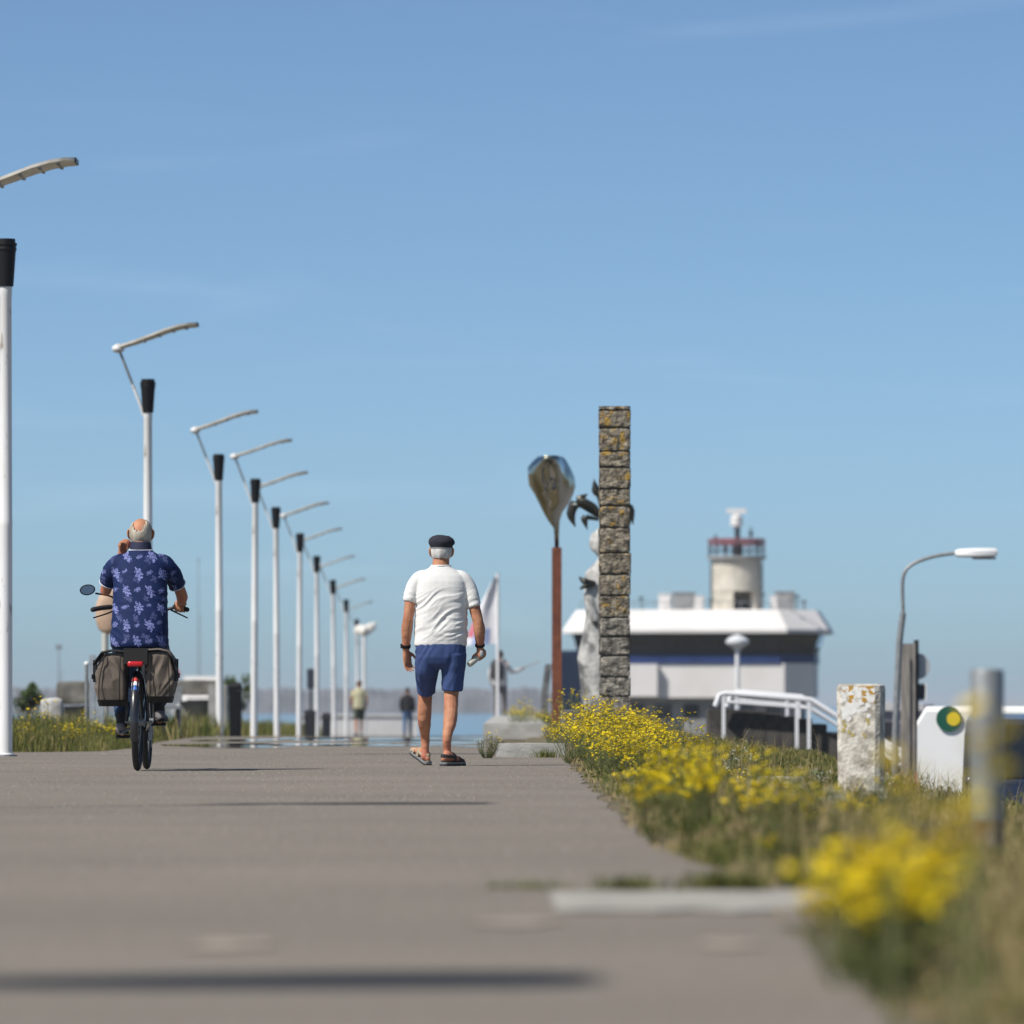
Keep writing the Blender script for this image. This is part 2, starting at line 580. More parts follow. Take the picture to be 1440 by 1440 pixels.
def lamp():
    t = thing('street_lamp', '', 'street lamp', group='white promenade lamps in a row')
    m = MB()
    m.lathe([(0.075, 0.0), (0.075, 0.02), (0.062, 0.03), (0.061, 2.1), (0.0625, 2.11), (0.0625, 2.17), (0.060, 2.18), (0.054, 4.22), (0.058, 4.23), (0.058, 4.33), (0.03, 4.34)], seg=20)
    m.build('pole', white_paint, t, True, 50)
    m = MB()
    m.box((-0.058, 0.0, 0.72), (0.012, 0.055, 0.34))
    dr = m.build('access_door', M('lamp_door', (0.72, 0.72, 0.71), (0.58, 0.57, 0.55), scale=12, rough=0.5), t)
    m = MB()
    m.box((-0.066, 0.0, 0.80), (0.006, 0.012, 0.012))
    m.build('lock', dark_steel, dr)
    m = MB()
    m.lathe([(0.105, 0.0), (0.105, 0.014), (0.08, 0.016)], seg=16)
    m.build('base_plate', galv, t)
    m = MB()
    m.lathe([(0.055, 4.31), (0.072, 4.315), (0.094, 4.64), (0.101, 4.645), (0.101, 4.665), (0.097, 4.67), (0.097, 4.685), (0.104, 4.69), (0.104, 4.71), (0.09, 4.715), (0.088, 4.75), (0.02, 4.752)], seg=22)
    m.build('projector', black_plastic, t, True, 30)
    m = MB()
    m.tube([(-0.055, 0, 4.28), (-0.10, 0, 4.42), (-0.20, 0, 4.68)], 0.020, seg=8)
    m.build('bracket', white_paint, t, True)
    m = MB()
    m.tube([(-0.20, 0, 4.68), (-0.37, 0, 5.12)], 0.018, seg=8)
    m.build('strut', galv, t, True)
    m = MB()
    m.sphere((-0.385, 0, 5.15), (0.085, 0.09, 0.06), 14, 8)
    m.build('joint_cap', white_paint, t, True)
    m = MB()
    prof = [(-0.36, 5.165), (-0.15, 5.225), (0.05, 5.295), (0.25, 5.37), (0.42, 5.42), (0.56, 5.445), (0.645, 5.45)]
    hw = [0.12, 0.22, 0.29, 0.32, 0.32, 0.30, 0.24]
    rs = []
    for (x, z), w in zip(prof, hw):
        rs.append([(x, -w, z), (x, -w * 0.5, z - 0.018), (x, 0, z - 0.026), (x, w * 0.5, z - 0.018), (x, w, z),
                   (x, w, z + 0.028), (x, w * 0.5, z + 0.014), (x, 0, z + 0.008), (x, -w * 0.5, z + 0.014), (x, -w, z + 0.028)])
    m.rings(rs)
    m.build('reflector', reflector_mat, t, True)
    m = MB()
    for x, z in [(-0.05, 5.265), (0.15, 5.337), (0.33, 5.398), (0.5, 5.436)]:
        m.box((x, 0, z - 0.012), (0.03, 0.5, 0.03))
    m.build('rib', galv, t)
    m = MB()
    m.box((0.65, 0, 5.462), (0.02, 0.32, 0.045))
    m.build('end_cap', dark_steel, t)
    return t


lamp0 = lamp()
lab = ['tallest white lamp post, cut by the picture edge, wildflowers at its foot',
       'white lamp post directly behind the cyclist on the bicycle',
       'third white lamp of the row, standing beside the black bin and concrete block',
       'fourth white lamp of the row, just past the black bin and the leafy shrub',
       'fifth white lamp of the row, counted from the tallest one',
       'sixth white lamp of the row, counted from the tallest one',
       'seventh white lamp of the row, close to the dark hanging box',
       'eighth white lamp of the row, counted from the tallest one',
       'ninth white lamp of the row, counted from the tallest one',
       'tenth white lamp of the row, beside the white winged sculpture',
       'smallest white lamp at the far end of the row']
for i, (px, d) in enumerate(D_LAMP):
    o = lamp0 if i == 0 else copy_tree(lamp0)
    p = at(px, 990, d)
    o.location = (p.x, d, zf(d) - (0.0 if d < 62 else 0.03))
    o.rotation_euler.z = R(random.uniform(-4, 4)) if i else 0
    if i > 1:
        o.rotation_euler.x, o.rotation_euler.y = R(random.uniform(-0.4, 0.4)), R(random.uniform(-0.5, 0.5))
    o['label'] = lab[i]
for x, y, l in [(-4.6, 26.4, 'white lamp post whose thin shadow crosses the asphalt before the walkers'), (-4.36, 7.75, 'white lamp post whose blurred shadow crosses the nearest asphalt')]:
    o = copy_tree(lamp0)
    o.location = (x, y, 0)
    o.rotation_euler.z = 0
    o['label'] = l

# ------------------------------------------------------------------ harbour control building
bwhite = M('building_white', (0.78, 0.75, 0.73), (0.73, 0.70, 0.67), scale=0.6, rough=0.6)
bglass = M('dark_glass', (0.02, 0.022, 0.028), rough=0.08, spec=0.8)
bblue = M('building_blue', (0.02, 0.045, 0.16), (0.016, 0.035, 0.13), scale=1, rough=0.45)
bgrey = M('building_grey', (0.30, 0.30, 0.30), (0.24, 0.24, 0.24), scale=2, rough=0.8)
tower_c = M('tower_concrete', (0.62, 0.57, 0.48), (0.50, 0.46, 0.38), scale=1.2, rough=0.9)
DB = 350.0
bc = at(988, 990, DB)
bld = thing('harbour_control_building', 'white harbour control building with dark slanted glazing and roof tower', 'building', (bc.x, DB + 6.2, -1.5), R(-5))
ZB = 1.5                                       # local z = world z + ZB


def octo(hx, hy, ch):
    return [(-hx + ch, -hy), (hx - ch, -hy), (hx, -hy + ch), (hx, hy - ch), (hx - ch, hy), (-hx + ch, hy), (-hx, hy - ch), (-hx, -hy + ch)]


def zpx(py):
    return at(0, py, DB).z + ZB


def ringz(hx, hy, ch, z):
    return [Vector((x, y, z)) for x, y in octo(hx, hy, ch)]


m = MB()
m.rings([ringz(7.75, 6.3, 2.3, zpx(890)), ringz(7.75, 6.3, 2.3, zpx(885)), ringz(7.0, 5.6, 2.1, zpx(857)), ringz(6.85, 5.45, 2.0, zpx(857))])
roof = m.build('roof', bwhite, bld)
m = MB()
m.rings([ringz(6.75, 5.3, 1.9, zpx(932)), ringz(7.2, 5.75, 2.0, zpx(890.5))])
m.build('window_frame', M('window_frame_dark', (0.03, 0.03, 0.035), rough=0.5), bld)
# each pane of the slanted glazing
lo_, hi_ = octo(6.77, 5.32, 1.9), octo(7.2, 5.75, 2.0)
zl, zh = zpx(920), zpx(891.5)
for e, n in ((0, 8), (1, 2), (2, 5), (7, 2)):
    a0, a1, b0, b1 = Vector((*lo_[e], zl)), Vector((*lo_[(e + 1) % 8], zl)), Vector((*hi_[e], zh)), Vector((*hi_[(e + 1) % 8], zh))
    out = (a1 - a0).cross(b0 - a0).normalized() * 0.06
    for k in range(n):
        t0, t1 = (k + 0.04) / n, (k + 0.96) / n
        q = [a0.lerp(a1, t0), a0.lerp(a1, t1), b0.lerp(b1, t1), b0.lerp(b1, t0)]
        mm = MB()
        mm.rings([[p for p in q], [p + out for p in q]])
        mm.build('pane', bglass, bld)
m = MB()
m.rings([ringz(6.95, 5.5, 1.95, zpx(933)), ringz(6.95, 5.5, 1.95, zpx(920.5))])
m.build('blue_band', bblue, bld)
m = MB()
m.rings([ringz(6.85, 5.4, 1.6, zpx(981)), ringz(6.85, 5.4, 1.6, zpx(932.5))])
m.build('wall', bwhite, bld)
m = MB()
m.box((-3.9, -5.6, (zpx(979) + zpx(934)) / 2), (3.6, 0.7, zpx(934) - zpx(979)))
m.build('stair_bay', bwhite, bld)
m = MB()
m.box((0, 0, zpx(981.5) / 2), (12.2, 9.4, zpx(981.5)))
m.build('base', bgrey, bld)
for k in range(7):
    m = MB()
    m.box((-5 + k * 1.6, -4.72, zpx(1000)), (0.9, 0.06, 0.8))
    m.build('window', bglass, bld)
# roof plant and tower
for x, w, py, mt in ((-1.85, 0.7, 835, bwhite), (-0.75, 1.25, 833, bgrey), (0.15, 0.5, 838, bwhite), (5.15, 1.1, 832, bgrey), (4.55, 0.45, 838, bwhite)):
    m = MB()
    h = zpx(py) - zpx(857)
    m.box((x, -2.5, zpx(857) + h / 2), (w, 1.2, h))
    m.box((x, -2.5, zpx(857) + h + 0.04), (w + 0.1, 1.3, 0.06))
    m.box((x, -3.12, zpx(857) + h * 0.5), (w * 0.7, 0.05, h * 0.55))
    m.build('roof_unit', mt, bld)
m = MB()
for k in range(22):
    x = -6.6 + k * 0.62
    m.box((x, -5.2, zpx(857) + 0.22), (0.04, 0.04, 0.45))
m.box((0, -5.2, zpx(857) + 0.45), (13.1, 0.05, 0.05))
m.build('roof_railing', galv, bld)
tx, ty, t0z, t1z = 2.2, 0.0, zpx(857), zpx(786)
m = MB()
for z0, z1, gap in ((t0z - 0.02, t0z + 1.15, True), (t0z + 1.15, t1z, False)):
    aa = [R(a) for a in np.linspace(-40, 265, 22)] if gap else [R(a) for a in np.linspace(-95, 265, 26)]
    outer = [[Vector((tx + r * math.cos(a), ty + r * math.sin(a), z)) for z, r in ((z0, 1.48), (z1, 1.45), (z1, 1.15), (z0, 1.15))] for a in aa]
    m.rings(outer)
tw = m.build('tower', tower_c, bld, True, 35)
m = MB()
m.lathe([(1.3, t1z - 0.02), (1.75, t1z + 0.15), (1.75, t1z + 0.3), (0.3, t1z + 0.31)], (tx, ty, 0), 24)
m.build('platform', bgrey, tw)
m = MB()
for k in range(16):
    a = 2 * math.pi * k / 16
    m.box((tx + 1.65 * math.cos(a), ty + 1.65 * math.sin(a), t1z + 0.75), (0.05, 0.05, 0.95))
m.build('railing_posts', dark_steel, tw)
m = MB()
red_rail = M('red_rail', (0.34, 0.10, 0.12), (0.22, 0.12, 0.14), scale=3, rough=0.6)
for zz_, rr_ in ((0.62, 0.025), (0.95, 0.03), (1.12, 0.05), (1.28, 0.05)):
    m = MB()
    m.tube([(tx + 1.66 * math.cos(a), ty + 1.66 * math.sin(a), t1z + zz_) for a in [2 * math.pi * k / 24 for k in range(24)]], rr_, seg=6, ref=(0, 0, 1), closed=True)
    m.build('rail_ring', red_rail if zz_ > 0.9 else dark_steel, tw, True)
for ax_, ay_, ah_ in ((-1.2, -0.6, 1.6), (1.3, -0.4, 1.2), (0.9, -1.1, 2.0), (-0.6, -1.2, 0.9)):
    m = MB()
    m.tube([(tx + ax_, ty + ay_, t1z + 0.3), (tx + ax_, ty + ay_, t1z + ah_)], 0.04, seg=6)
    m.box((tx + ax_, ty + ay_, t1z + ah_ * 0.8), (0.22, 0.12, 0.3))
    m.build('aerial', dark_steel, tw)
for lx2 in (1.55, -1.5):
    m = MB()
    for k in range(9):
        m.box((tx + lx2 * 0.98, ty - 0.45, t0z + 0.3 * k + 0.1), (0.06, 0.4, 0.05))
    for yy in (-0.65, -0.25):
        m.box((tx + lx2, ty + yy, (t0z + t1z) / 2), (0.05, 0.05, t1z - t0z))
    m.build('ladder', dark_steel, tw)
for x_, h_ in ((-5.5, 1.1), (-3.2, 0.7), (3.9, 0.9), (5.9, 0.8), (6.3, 0.5), (0.9, 0.6)):
    m = MB()
    m.tube([(x_, -3.5, zpx(857)), (x_, -3.5, zpx(857) + h_)], 0.035, seg=6)
    m.box((x_, -3.5, zpx(857) + h_), (0.3, 0.1, 0.12))
    m.build('roof_aerial', dark_steel, bld)
m = MB()
m.tube([(tx + 0.05, ty, t1z + 0.3), (tx + 0.05, ty, zpx(737))], 0.16, seg=8)
m.tube([(tx + 0.05, ty, t1z + 0.3), (tx + 0.05, ty, zpx(757))], 0.32, seg=8)
mast = m.build('mast', dark_steel, tw)
m = MB()
m.lathe([(0.18, zpx(738)), (0.34, zpx(735)), (0.34, zpx(722)), (0.18, zpx(719)), (0.1, zpx(717))], (tx, ty, 0), 14)
m.box((tx, ty, zpx(714)), (1.15, 0.35, 0.25))
m.build('radar_scanner', bwhite, mast)

# blue container and dark pile beside the building foot
m = MB()
p = at(803, 915, 300)
h = p.z + 1.55
m.box((0, 0, h / 2), (1.1, 2.4, h))
for k in range(7):
    m.box((-0.5 + k * 0.165, -1.22, h / 2), (0.06, 0.05, h - 0.3))
o = m.build('container', M('container_blue', (0.014, 0.030, 0.075), (0.02, 0.035, 0.07), scale=2, rough=0.6))
o.location = (p.x, 300, -1.55)
tag(o, 'dark blue ribbed container beside the rusty sculpture pole', 'container')

# ------------------------------------------------------------------ polished leaf sculpture on a rusty post
D1 = 90.0
p = at(783, 990, D1)
sc_ = thing('leaf_sculpture', 'polished steel leaf sculpture on a rust red post', 'sculpture', (p.x, D1, 0.0))


def lz(py, d=D1):
    return at(0, py, d).z


def lx(px, base, d=D1):
    return (px - base) / FPX * d


m = MB()
m.box((0, 0, lz(770) / 2 - 0.02), (0.145, 0.145, lz(770) + 0.04))
m.build('post', M('corten', (0.20, 0.065, 0.032), (0.14, 0.045, 0.025), scale=9, rough=0.9), sc_)
steel = M('polished_steel', (0.52, 0.51, 0.47), (0.26, 0.24, 0.17), scale=2.2, rough=0.10, metal=1.0, bump=0.5, bscale=2.6, bdist=0.12, detail=1)
m = MB()
rows = [(770, 780, 786), (752, 779.5, 786), (742.5, 778.5, 786.5), (732.5, 771, 787), (720, 764, 791), (707.5, 758, 800), (695, 752, 806), (682.5, 744, 810), (670, 742.5, 808), (657.5, 742, 802.5), (648, 750, 797), (642, 757, 792)]
rs = []
for i, (py, a, b) in enumerate(rows):
    z = lz(py)
    xa, xb = lx(a, 783), lx(b, 783)
    w = xb - xa
    th = 0.03 + 0.12 * min(1, max(0, (752 - py) / 60))
    top, bot = [], []
    for k in range(17):
        t = k / 16
        x = xa + w * t
        bulge = math.sin(math.pi * t)
        crease = 0.20 * noise.noise(Vector((x * 3.6, z * 2.6, 5.0))) * bulge
        lean = -0.40 * max(0, z - lz(740)) + 0.42 * abs(2 * t - 0.9) ** 2.5 * min(1, max(0, z - lz(740)) * 2)
        top.append(Vector((x, lean - th * (0.25 + 0.5 * bulge) + crease, z + (0.05 * noise.noise(Vector((t * 3, 0, 1))) if i > 9 else 0))))
        bot.append(Vector((x, lean + th * (0.25 + 0.5 * bulge) + crease, z)))
    rs.append(top + bot[::-1])
m.rings(rs)
m.build('leaf', steel, sc_, True, 180)

# ------------------------------------------------------------------ pale stone figure with a crown of dark leaves (behind the pillar)
D2 = 84.0
p = at(848, 990, D2)
st = thing('statue', 'weathered pale stone figure with dark curled leaves on its head, behind the pillar', 'statue', (p.x, D2, 0.0))


def sx(px):
    return (px - 848) / FPX * D2


def sz(py):
    return at(0, py, D2).z


st_mat = M('statue_stone', (0.52, 0.51, 0.48), (0.30, 0.30, 0.29), scale=4.5, rough=0.85, lo=0.4, hi=0.62, c3=(0.13, 0.13, 0.125), s3=4.2, lo3=0.50, hi3=0.62, bump=0.6, bscale=14, bdist=0.03)
m = MB()
m.torso([(sx(850), 0, -0.05, 0.36, 0.36), (sx(850), 0, 0.1, 0.34, 0.34), (sx(846), 0, sz(985), 0.25, 0.25), (sx(844), 0, sz(960), 0.28, 0.26), (sx(841), 0, sz(925), 0.29, 0.27), (sx(844), 0, sz(890), 0.24, 0.22),
         (sx(846), 0, sz(865), 0.22, 0.2), (sx(846), 0, sz(835), 0.24, 0.2), (sx(847), 0, sz(805), 0.24, 0.17), (sx(850), 0, sz(793), 0.15, 0.12), (sx(850), 0, sz(786), 0.09, 0.09)], p=2)
m.sphere((sx(846), 0, sz(763)), (0.125, 0.15, 0.22), 14, 10)
m.tube([(sx(834), -0.02, sz(750)), (sx(831), -0.04, sz(765)), (sx(835), -0.03, sz(775))], [0.025, 0.035, 0.025], 8, 2, round_ends=True)
m.tube([(sx(838), -0.05, sz(806)), (sx(828), -0.14, sz(840)), (sx(836), -0.24, sz(872))], [0.09, 0.085, 0.06], 10, 3, round_ends=True)
m.tube([(sx(862), -0.05, sz(806)), (sx(870), -0.14, sz(840)), (sx(858), -0.24, sz(872))], [0.09, 0.085, 0.06], 10, 3, round_ends=True)
obj('body', fuse(m, st_mat, 0.02, 5), st, True, 180)
lf = M('bronze_leaf', (0.035, 0.045, 0.04), (0.06, 0.05, 0.035), scale=8, rough=0.35, metal=0.5)
hub = Vector((sx(846), 0, sz(735)))
for i, (pts, w) in enumerate([([(843, 727), (828, 716), (812, 706), (803, 722), (809, 741)], 0.05), ([(843, 724), (834, 712), (816, 704), (826, 695)], 0.05),
                              ([(846, 722), (843, 700), (838, 690), (835, 674)], 0.04), ([(842, 731), (830, 728), (822, 729), (826, 745)], 0.035), ([(850, 722), (860, 700), (872, 690), (882, 700)], 0.05),
                              ([(852, 728), (868, 714), (884, 716), (890, 738)], 0.05)]):
    m = MB()
    m.tube([(sx(a), -0.05 * (i % 3), sz(b)) for a, b in pts], [(w * f * 1.5, w * f * 0.7) for f in ([0.35, 0.6, 1.0, 0.85, 0.1][:len(pts) - 1] + [0.1])], 8, 4, ref=(1, 0, 0.3))
    m.build('crown_leaf', lf, st, True, 180)
m = MB()
m.tube([(sx(836), -0.2, sz(820)), (sx(822), -0.24, sz(818)), (sx(814), -0.22, sz(812))], [0.03, 0.05, 0.01], 7, 3)
m.tube([(sx(836), -0.2, sz(822)), (sx(824), -0.24, sz(824)), (sx(815), -0.22, sz(829))], [0.03, 0.04, 0.01], 7, 3)
m.build('held_spray', lf, st, True)

# ------------------------------------------------------------------ white lantern, handrail and steps on the bank
D3 = 190.0
p = at(1037, 990, D3)
t = thing('globe_lamp', 'small white mushroom lantern in front of the harbour building', 'street lamp', (p.x, D3, -1.55))
zt = lambda py: at(0, py, D3).z + 1.55
m = MB()
m.lathe([(0.09, 0), (0.075, 0.1), (0.07, zt(912))], seg=10)
m.build('pole', white_paint, t, True)
m = MB()
m.lathe([(0.08, zt(915)), (0.16, zt(911)), (0.36, zt(905)), (0.37, zt(901)), (0.25, zt(896)), (0.1, zt(893)), (0.02, zt(892))], seg=16)
m.build('shade', M('lantern_grey', (0.62, 0.64, 0.65), rough=0.4), t, True)

D4 = 100.0
rail_paint = M('rail_white', (0.80, 0.80, 0.81), rough=0.4)
for k, (dy, lab_) in enumerate(((0.0, 'nearer white tubular handrail running down the dark bank'), (1.6, 'farther white tubular handrail running down the dark bank'))):
    pts = [at(px, py, D4 + dy) for px, py in ([(1006, 993), (1012, 977), (1020, 975), (1140, 984), (1215, 1031), (1295, 1082)] if k == 0 else
                                               [(1022, 994), (1030, 975), (1038, 973), (1126, 980), (1205, 1022), (1295, 1072)])]
    t = thing('handrail', lab_, 'handrail', (pts[0].x, pts[0].y, 0), group='white handrails of the steps')
    loc = Vector((pts[0].x, pts[0].y, 0))
    q = [a - loc for a in pts]
    m = MB()
    m.tube(q, 0.045, seg=8, ref=(0, 1, 0))
    m.build('top_rail', rail_paint, t, True)
    m = MB()
    m.tube([a - Vector((0, 0, 0.14)) for a in q[2:]], 0.025, seg=8, ref=(0, 1, 0))
    m.build('lower_rail', rail_paint, t, True)
    for j in (2, 3, 4):
        for off in ((0.0,) if j == 2 else (0.0, -0.2)):
            b = q[j] + Vector((off, 0, 0.0 if off == 0 else (q[j - 1].z - q[j].z) * 0.1))
            m = MB()
            gz = hgt(b.x + loc.x, D4) - 0.1
            m.box((b.x - 0.03, b.y, (gz + b.z) / 2), (0.055, 0.055, b.z - gz))
            m.build('post', rail_paint, t)
# dark stone flank of the steps
mb = MB()
basalt = M('basalt', (0.075, 0.068, 0.06), (0.04, 0.037, 0.034), scale=4, rough=0.9, bump=0.6, bscale=9)
pr = [at(px, py, D4 + 0.8) for px, py in [(1005, 997), (1060, 999), (1140, 1012), (1215, 1055), (1300, 1110)]]
t = thing('stone_steps', 'dark stone stair flank under the white handrails', 'steps', (pr[0].x, D4 + 0.8, 0))
for i in range(16):
    a = i / 15 * 3.999
    k = int(a)
    c = pr[k].lerp(pr[k + 1], a - k)
    h = c.z + 1.6
    o = rough_block((0.26, 1.2, h), 0.012, i * 2.2, n=3).build('step', basalt, t)
    o.location = (c.x - pr[0].x, 0, c.z - h / 2)

# ------------------------------------------------------------------ posts standing in the verge
p = at(1211, 1110, 35.0)
post = thing('concrete_post', 'weathered white concrete post with orange lichen on its top', 'post', (p.x, 35.0, hgt(p.x, 35.0)), R(-14))
lich = M('lichen_concrete', (0.66, 0.62, 0.54), (0.33, 0.30, 0.25), scale=13, rough=0.95, bump=0.9, bscale=50, lo=0.45, hi=0.62, detail=8)
top = at(0, 962, 35.0).z - p.z + (p.z - hgt(p.x, 35.0))
w0 = 62 / FPX * 35 / 2
m = MB()
m.rings([[(x * w0 * f, y * w0 * f * 0.8, z) for x, y in ((-1, -0.8), (-0.8, -1), (0.8, -1), (1, -0.8), (1, 0.8), (0.8, 1), (-0.8, 1), (-1, 0.8))]
         for z, f in ((-0.15, 0.94), (0.15, 0.95), (0.3, 0.97), (0.45, 0.98), (top - 0.03, 1.0), (top - 0.008, 0.97), (top, 0.88))])
me = m.mesh('shaft', lich)
shaft = obj('shaft', me, post, True, 30)
# flaking white limewash and orange lichen as thin crusts
def crust(name, mat_, n, zlo, zhi, size, seed, par, seed_pts=None):
    m = MB()
    r_ = random.Random(seed)
    for k in range(n):
        m = MB()
        z = r_.uniform(zlo, zhi)
        x = r_.uniform(-w0 * 0.75, w0 * 0.75)
        s = size * r_.uniform(0.5, 1.2)
        yb = -w0 * 0.8 * (0.955 + 0.045 * z / top) - 0.0012 - 0.0006 * r_.random()
        ring = []
        for j in range(12):
            a = 2 * math.pi * j / 12
            rr = s * (0.6 + 0.6 * r_.random())
            ring.append((max(-w0 * 0.79, min(w0 * 0.79, x + rr * math.cos(a))), yb, min(top - 0.012, z + rr * math.sin(a))))
        m.rings([[(a, b + 0.003, c) for a, b, c in ring], ring])
        m.build(name, mat_, par)
crust('limewash_flake', M('limewash', (0.80, 0.79, 0.76), (0.70, 0.69, 0.66), scale=30, rough=0.9), 46, top * 0.72, top - 0.01, 0.022, 3, post)
crust('lichen_patch', M('lichen', (0.50, 0.27, 0.03), (0.42, 0.24, 0.05), scale=40, rough=1.0), 22, top * 0.86, top, 0.017, 8, post)
crust('lichen_patch', M('lichen_pale', (0.46, 0.36, 0.10), (0.40, 0.33, 0.14), scale=40, rough=1.0), 10, top * 0.55, top * 0.8, 0.012, 18, post)

p = at(1388, 1190, 20.4)
gz = hgt(p.x, 20.4)
t = thing('steel_post', 'grey galvanised steel pipe post with a rusty foot among the flowers', 'post', (p.x, 20.4, gz))
top = at(0, 941, 20.4).z - gz
m = MB()
m.lathe([(0.057, 0.17), (0.057, top - 0.012), (0.053, top - 0.002), (0.045, top), (0.043, top - 0.01)], seg=24)
m.build('pipe', galv, t, True, 40)
m = MB()
m.lathe([(0.0575, -0.2), (0.0575, 0.17)], seg=24)
m.build('rusty_foot', M('rusty_paint', (0.16, 0.075, 0.04), (0.24, 0.21, 0.19), scale=9, rough=0.9, stretch=(1, 1, 0.4)), t, True, 40)

# street lamp on the quay
D5 = 90.0
p = at(1257, 990, D5)
t = thing('quay_lamp', 'grey street lamp with a bent arm and flat white head', 'street lamp', (p.x, D5, -1.55))
q = lambda px, py: (lx(px, 1257), 0, lz(py) + 1.55)
m = MB()
m.tube([(0, 0, 0), q(1259, 1030), q(1265, 900), q(1270, 862)], [0.055, 0.05, 0.05, 0.045], seg=12)
m.build('pole', galv, t, True)
m = MB()
m.tube([q(1270, 862), q(1269, 830), q(1270, 812), q(1276, 799), q(1290, 790), q(1315, 782), q(1345, 777.5)], 0.028, seg=10, sub=3, ref=(0, 1, 0))
m.build('arm', galv, t, True)
m = MB()
x0, x1 = q(1343, 0)[0], q(1402, 0)[0]
zc = q(0, 778)[2]
m.rings([[(x, a * w, zc + b * h + (x - x0) * 0.02) for a, b in ((-1, -0.6), (-0.7, -1), (0.7, -1), (1, -0.6), (1, 0.3), (0.6, 1), (-0.6, 1), (-1, 0.3))]
         for x, w, h in ((x0, 0.05, 0.04), (x0 + 0.06, 0.10, 0.06), (x0 + 0.3, 0.13, 0.07), (x1 - 0.05, 0.12, 0.065), (x1, 0.09, 0.045))])
hd = m.build('lamp_head', M('lamp_head_white', (0.78, 0.78, 0.77), rough=0.35), t, True, 35)
m = MB()
m.box(((x0 + x1) / 2 + 0.12, 0, zc - 0.075), (0.34, 0.17, 0.03))
m.build('diffuser', bgrey, hd)

# traffic sign mast with round sign seen from the back and a small plate
D6 = 96.0
p = at(1277, 990, D6)
t = thing('sign_mast', 'weathered grey mast carrying a round sign and a small square plate', 'sign', (p.x, D6, -1.55))
k6 = D6 / FPX
zz6 = lambda py: at(0, py, D6).z + 1.55
m = MB()
m.box((0, 0, zz6(905) / 2), (0.22, 0.16, zz6(905)))
m.box((-0.03, -0.09, zz6(925) / 2), (0.1, 0.05, zz6(925)))
m.build('mast', M('weathered_wood', (0.30, 0.27, 0.24), (0.20, 0.18, 0.16), scale=5, rough=0.9, stretch=(4, 4, 0.5)), t)
m = MB()
m.tube([(0.13, 0, 0), (0.13, 0, zz6(900))], 0.04, seg=8)
m.build('pole', dark_steel, t, True)
m = MB()
m.tube([((1290 - 1277) * k6, 0.05, zz6(937)), ((1290 - 1277) * k6, 0.07, zz6(937))], 0.21, seg=24, ref=(1, 0, 0))
m.build('round_sign', M('sign_back', (0.40, 0.42, 0.44), rough=0.5), t)
m = MB()
m.box(((1292 - 1277) * k6, 0.05, zz6(973)), (0.24, 0.02, 0.27))
pl = m.build('plate', dark_steel, t)
m = MB()
for a, b, c, d in ((0, 0.125, 0.25, 0.025), (0, -0.125, 0.25, 0.025), (0.115, 0, 0.025, 0.225), (-0.115, 0, 0.025, 0.225)):
    m.box(((1292 - 1277) * k6 + a, 0.036, zz6(973) + b), (c, 0.012, d))
m.build('plate_border', white_paint, pl)

# ------------------------------------------------------------------ vehicles on the quay
tyre = M('tyre_rubber', (0.015, 0.015, 0.016), rough=0.8)
rim_m = M('alloy_rim', (0.5, 0.5, 0.52), rough=0.3, metal=0.9)
chrome = M('chrome', (0.8, 0.8, 0.82), rough=0.08, metal=1.0)
lens_m = M('lamp_lens', (0.75, 0.77, 0.8), rough=0.05, metal=0.6)
car_glass = M('car_glass', (0.012, 0.016, 0.022), rough=0.04, spec=0.9)


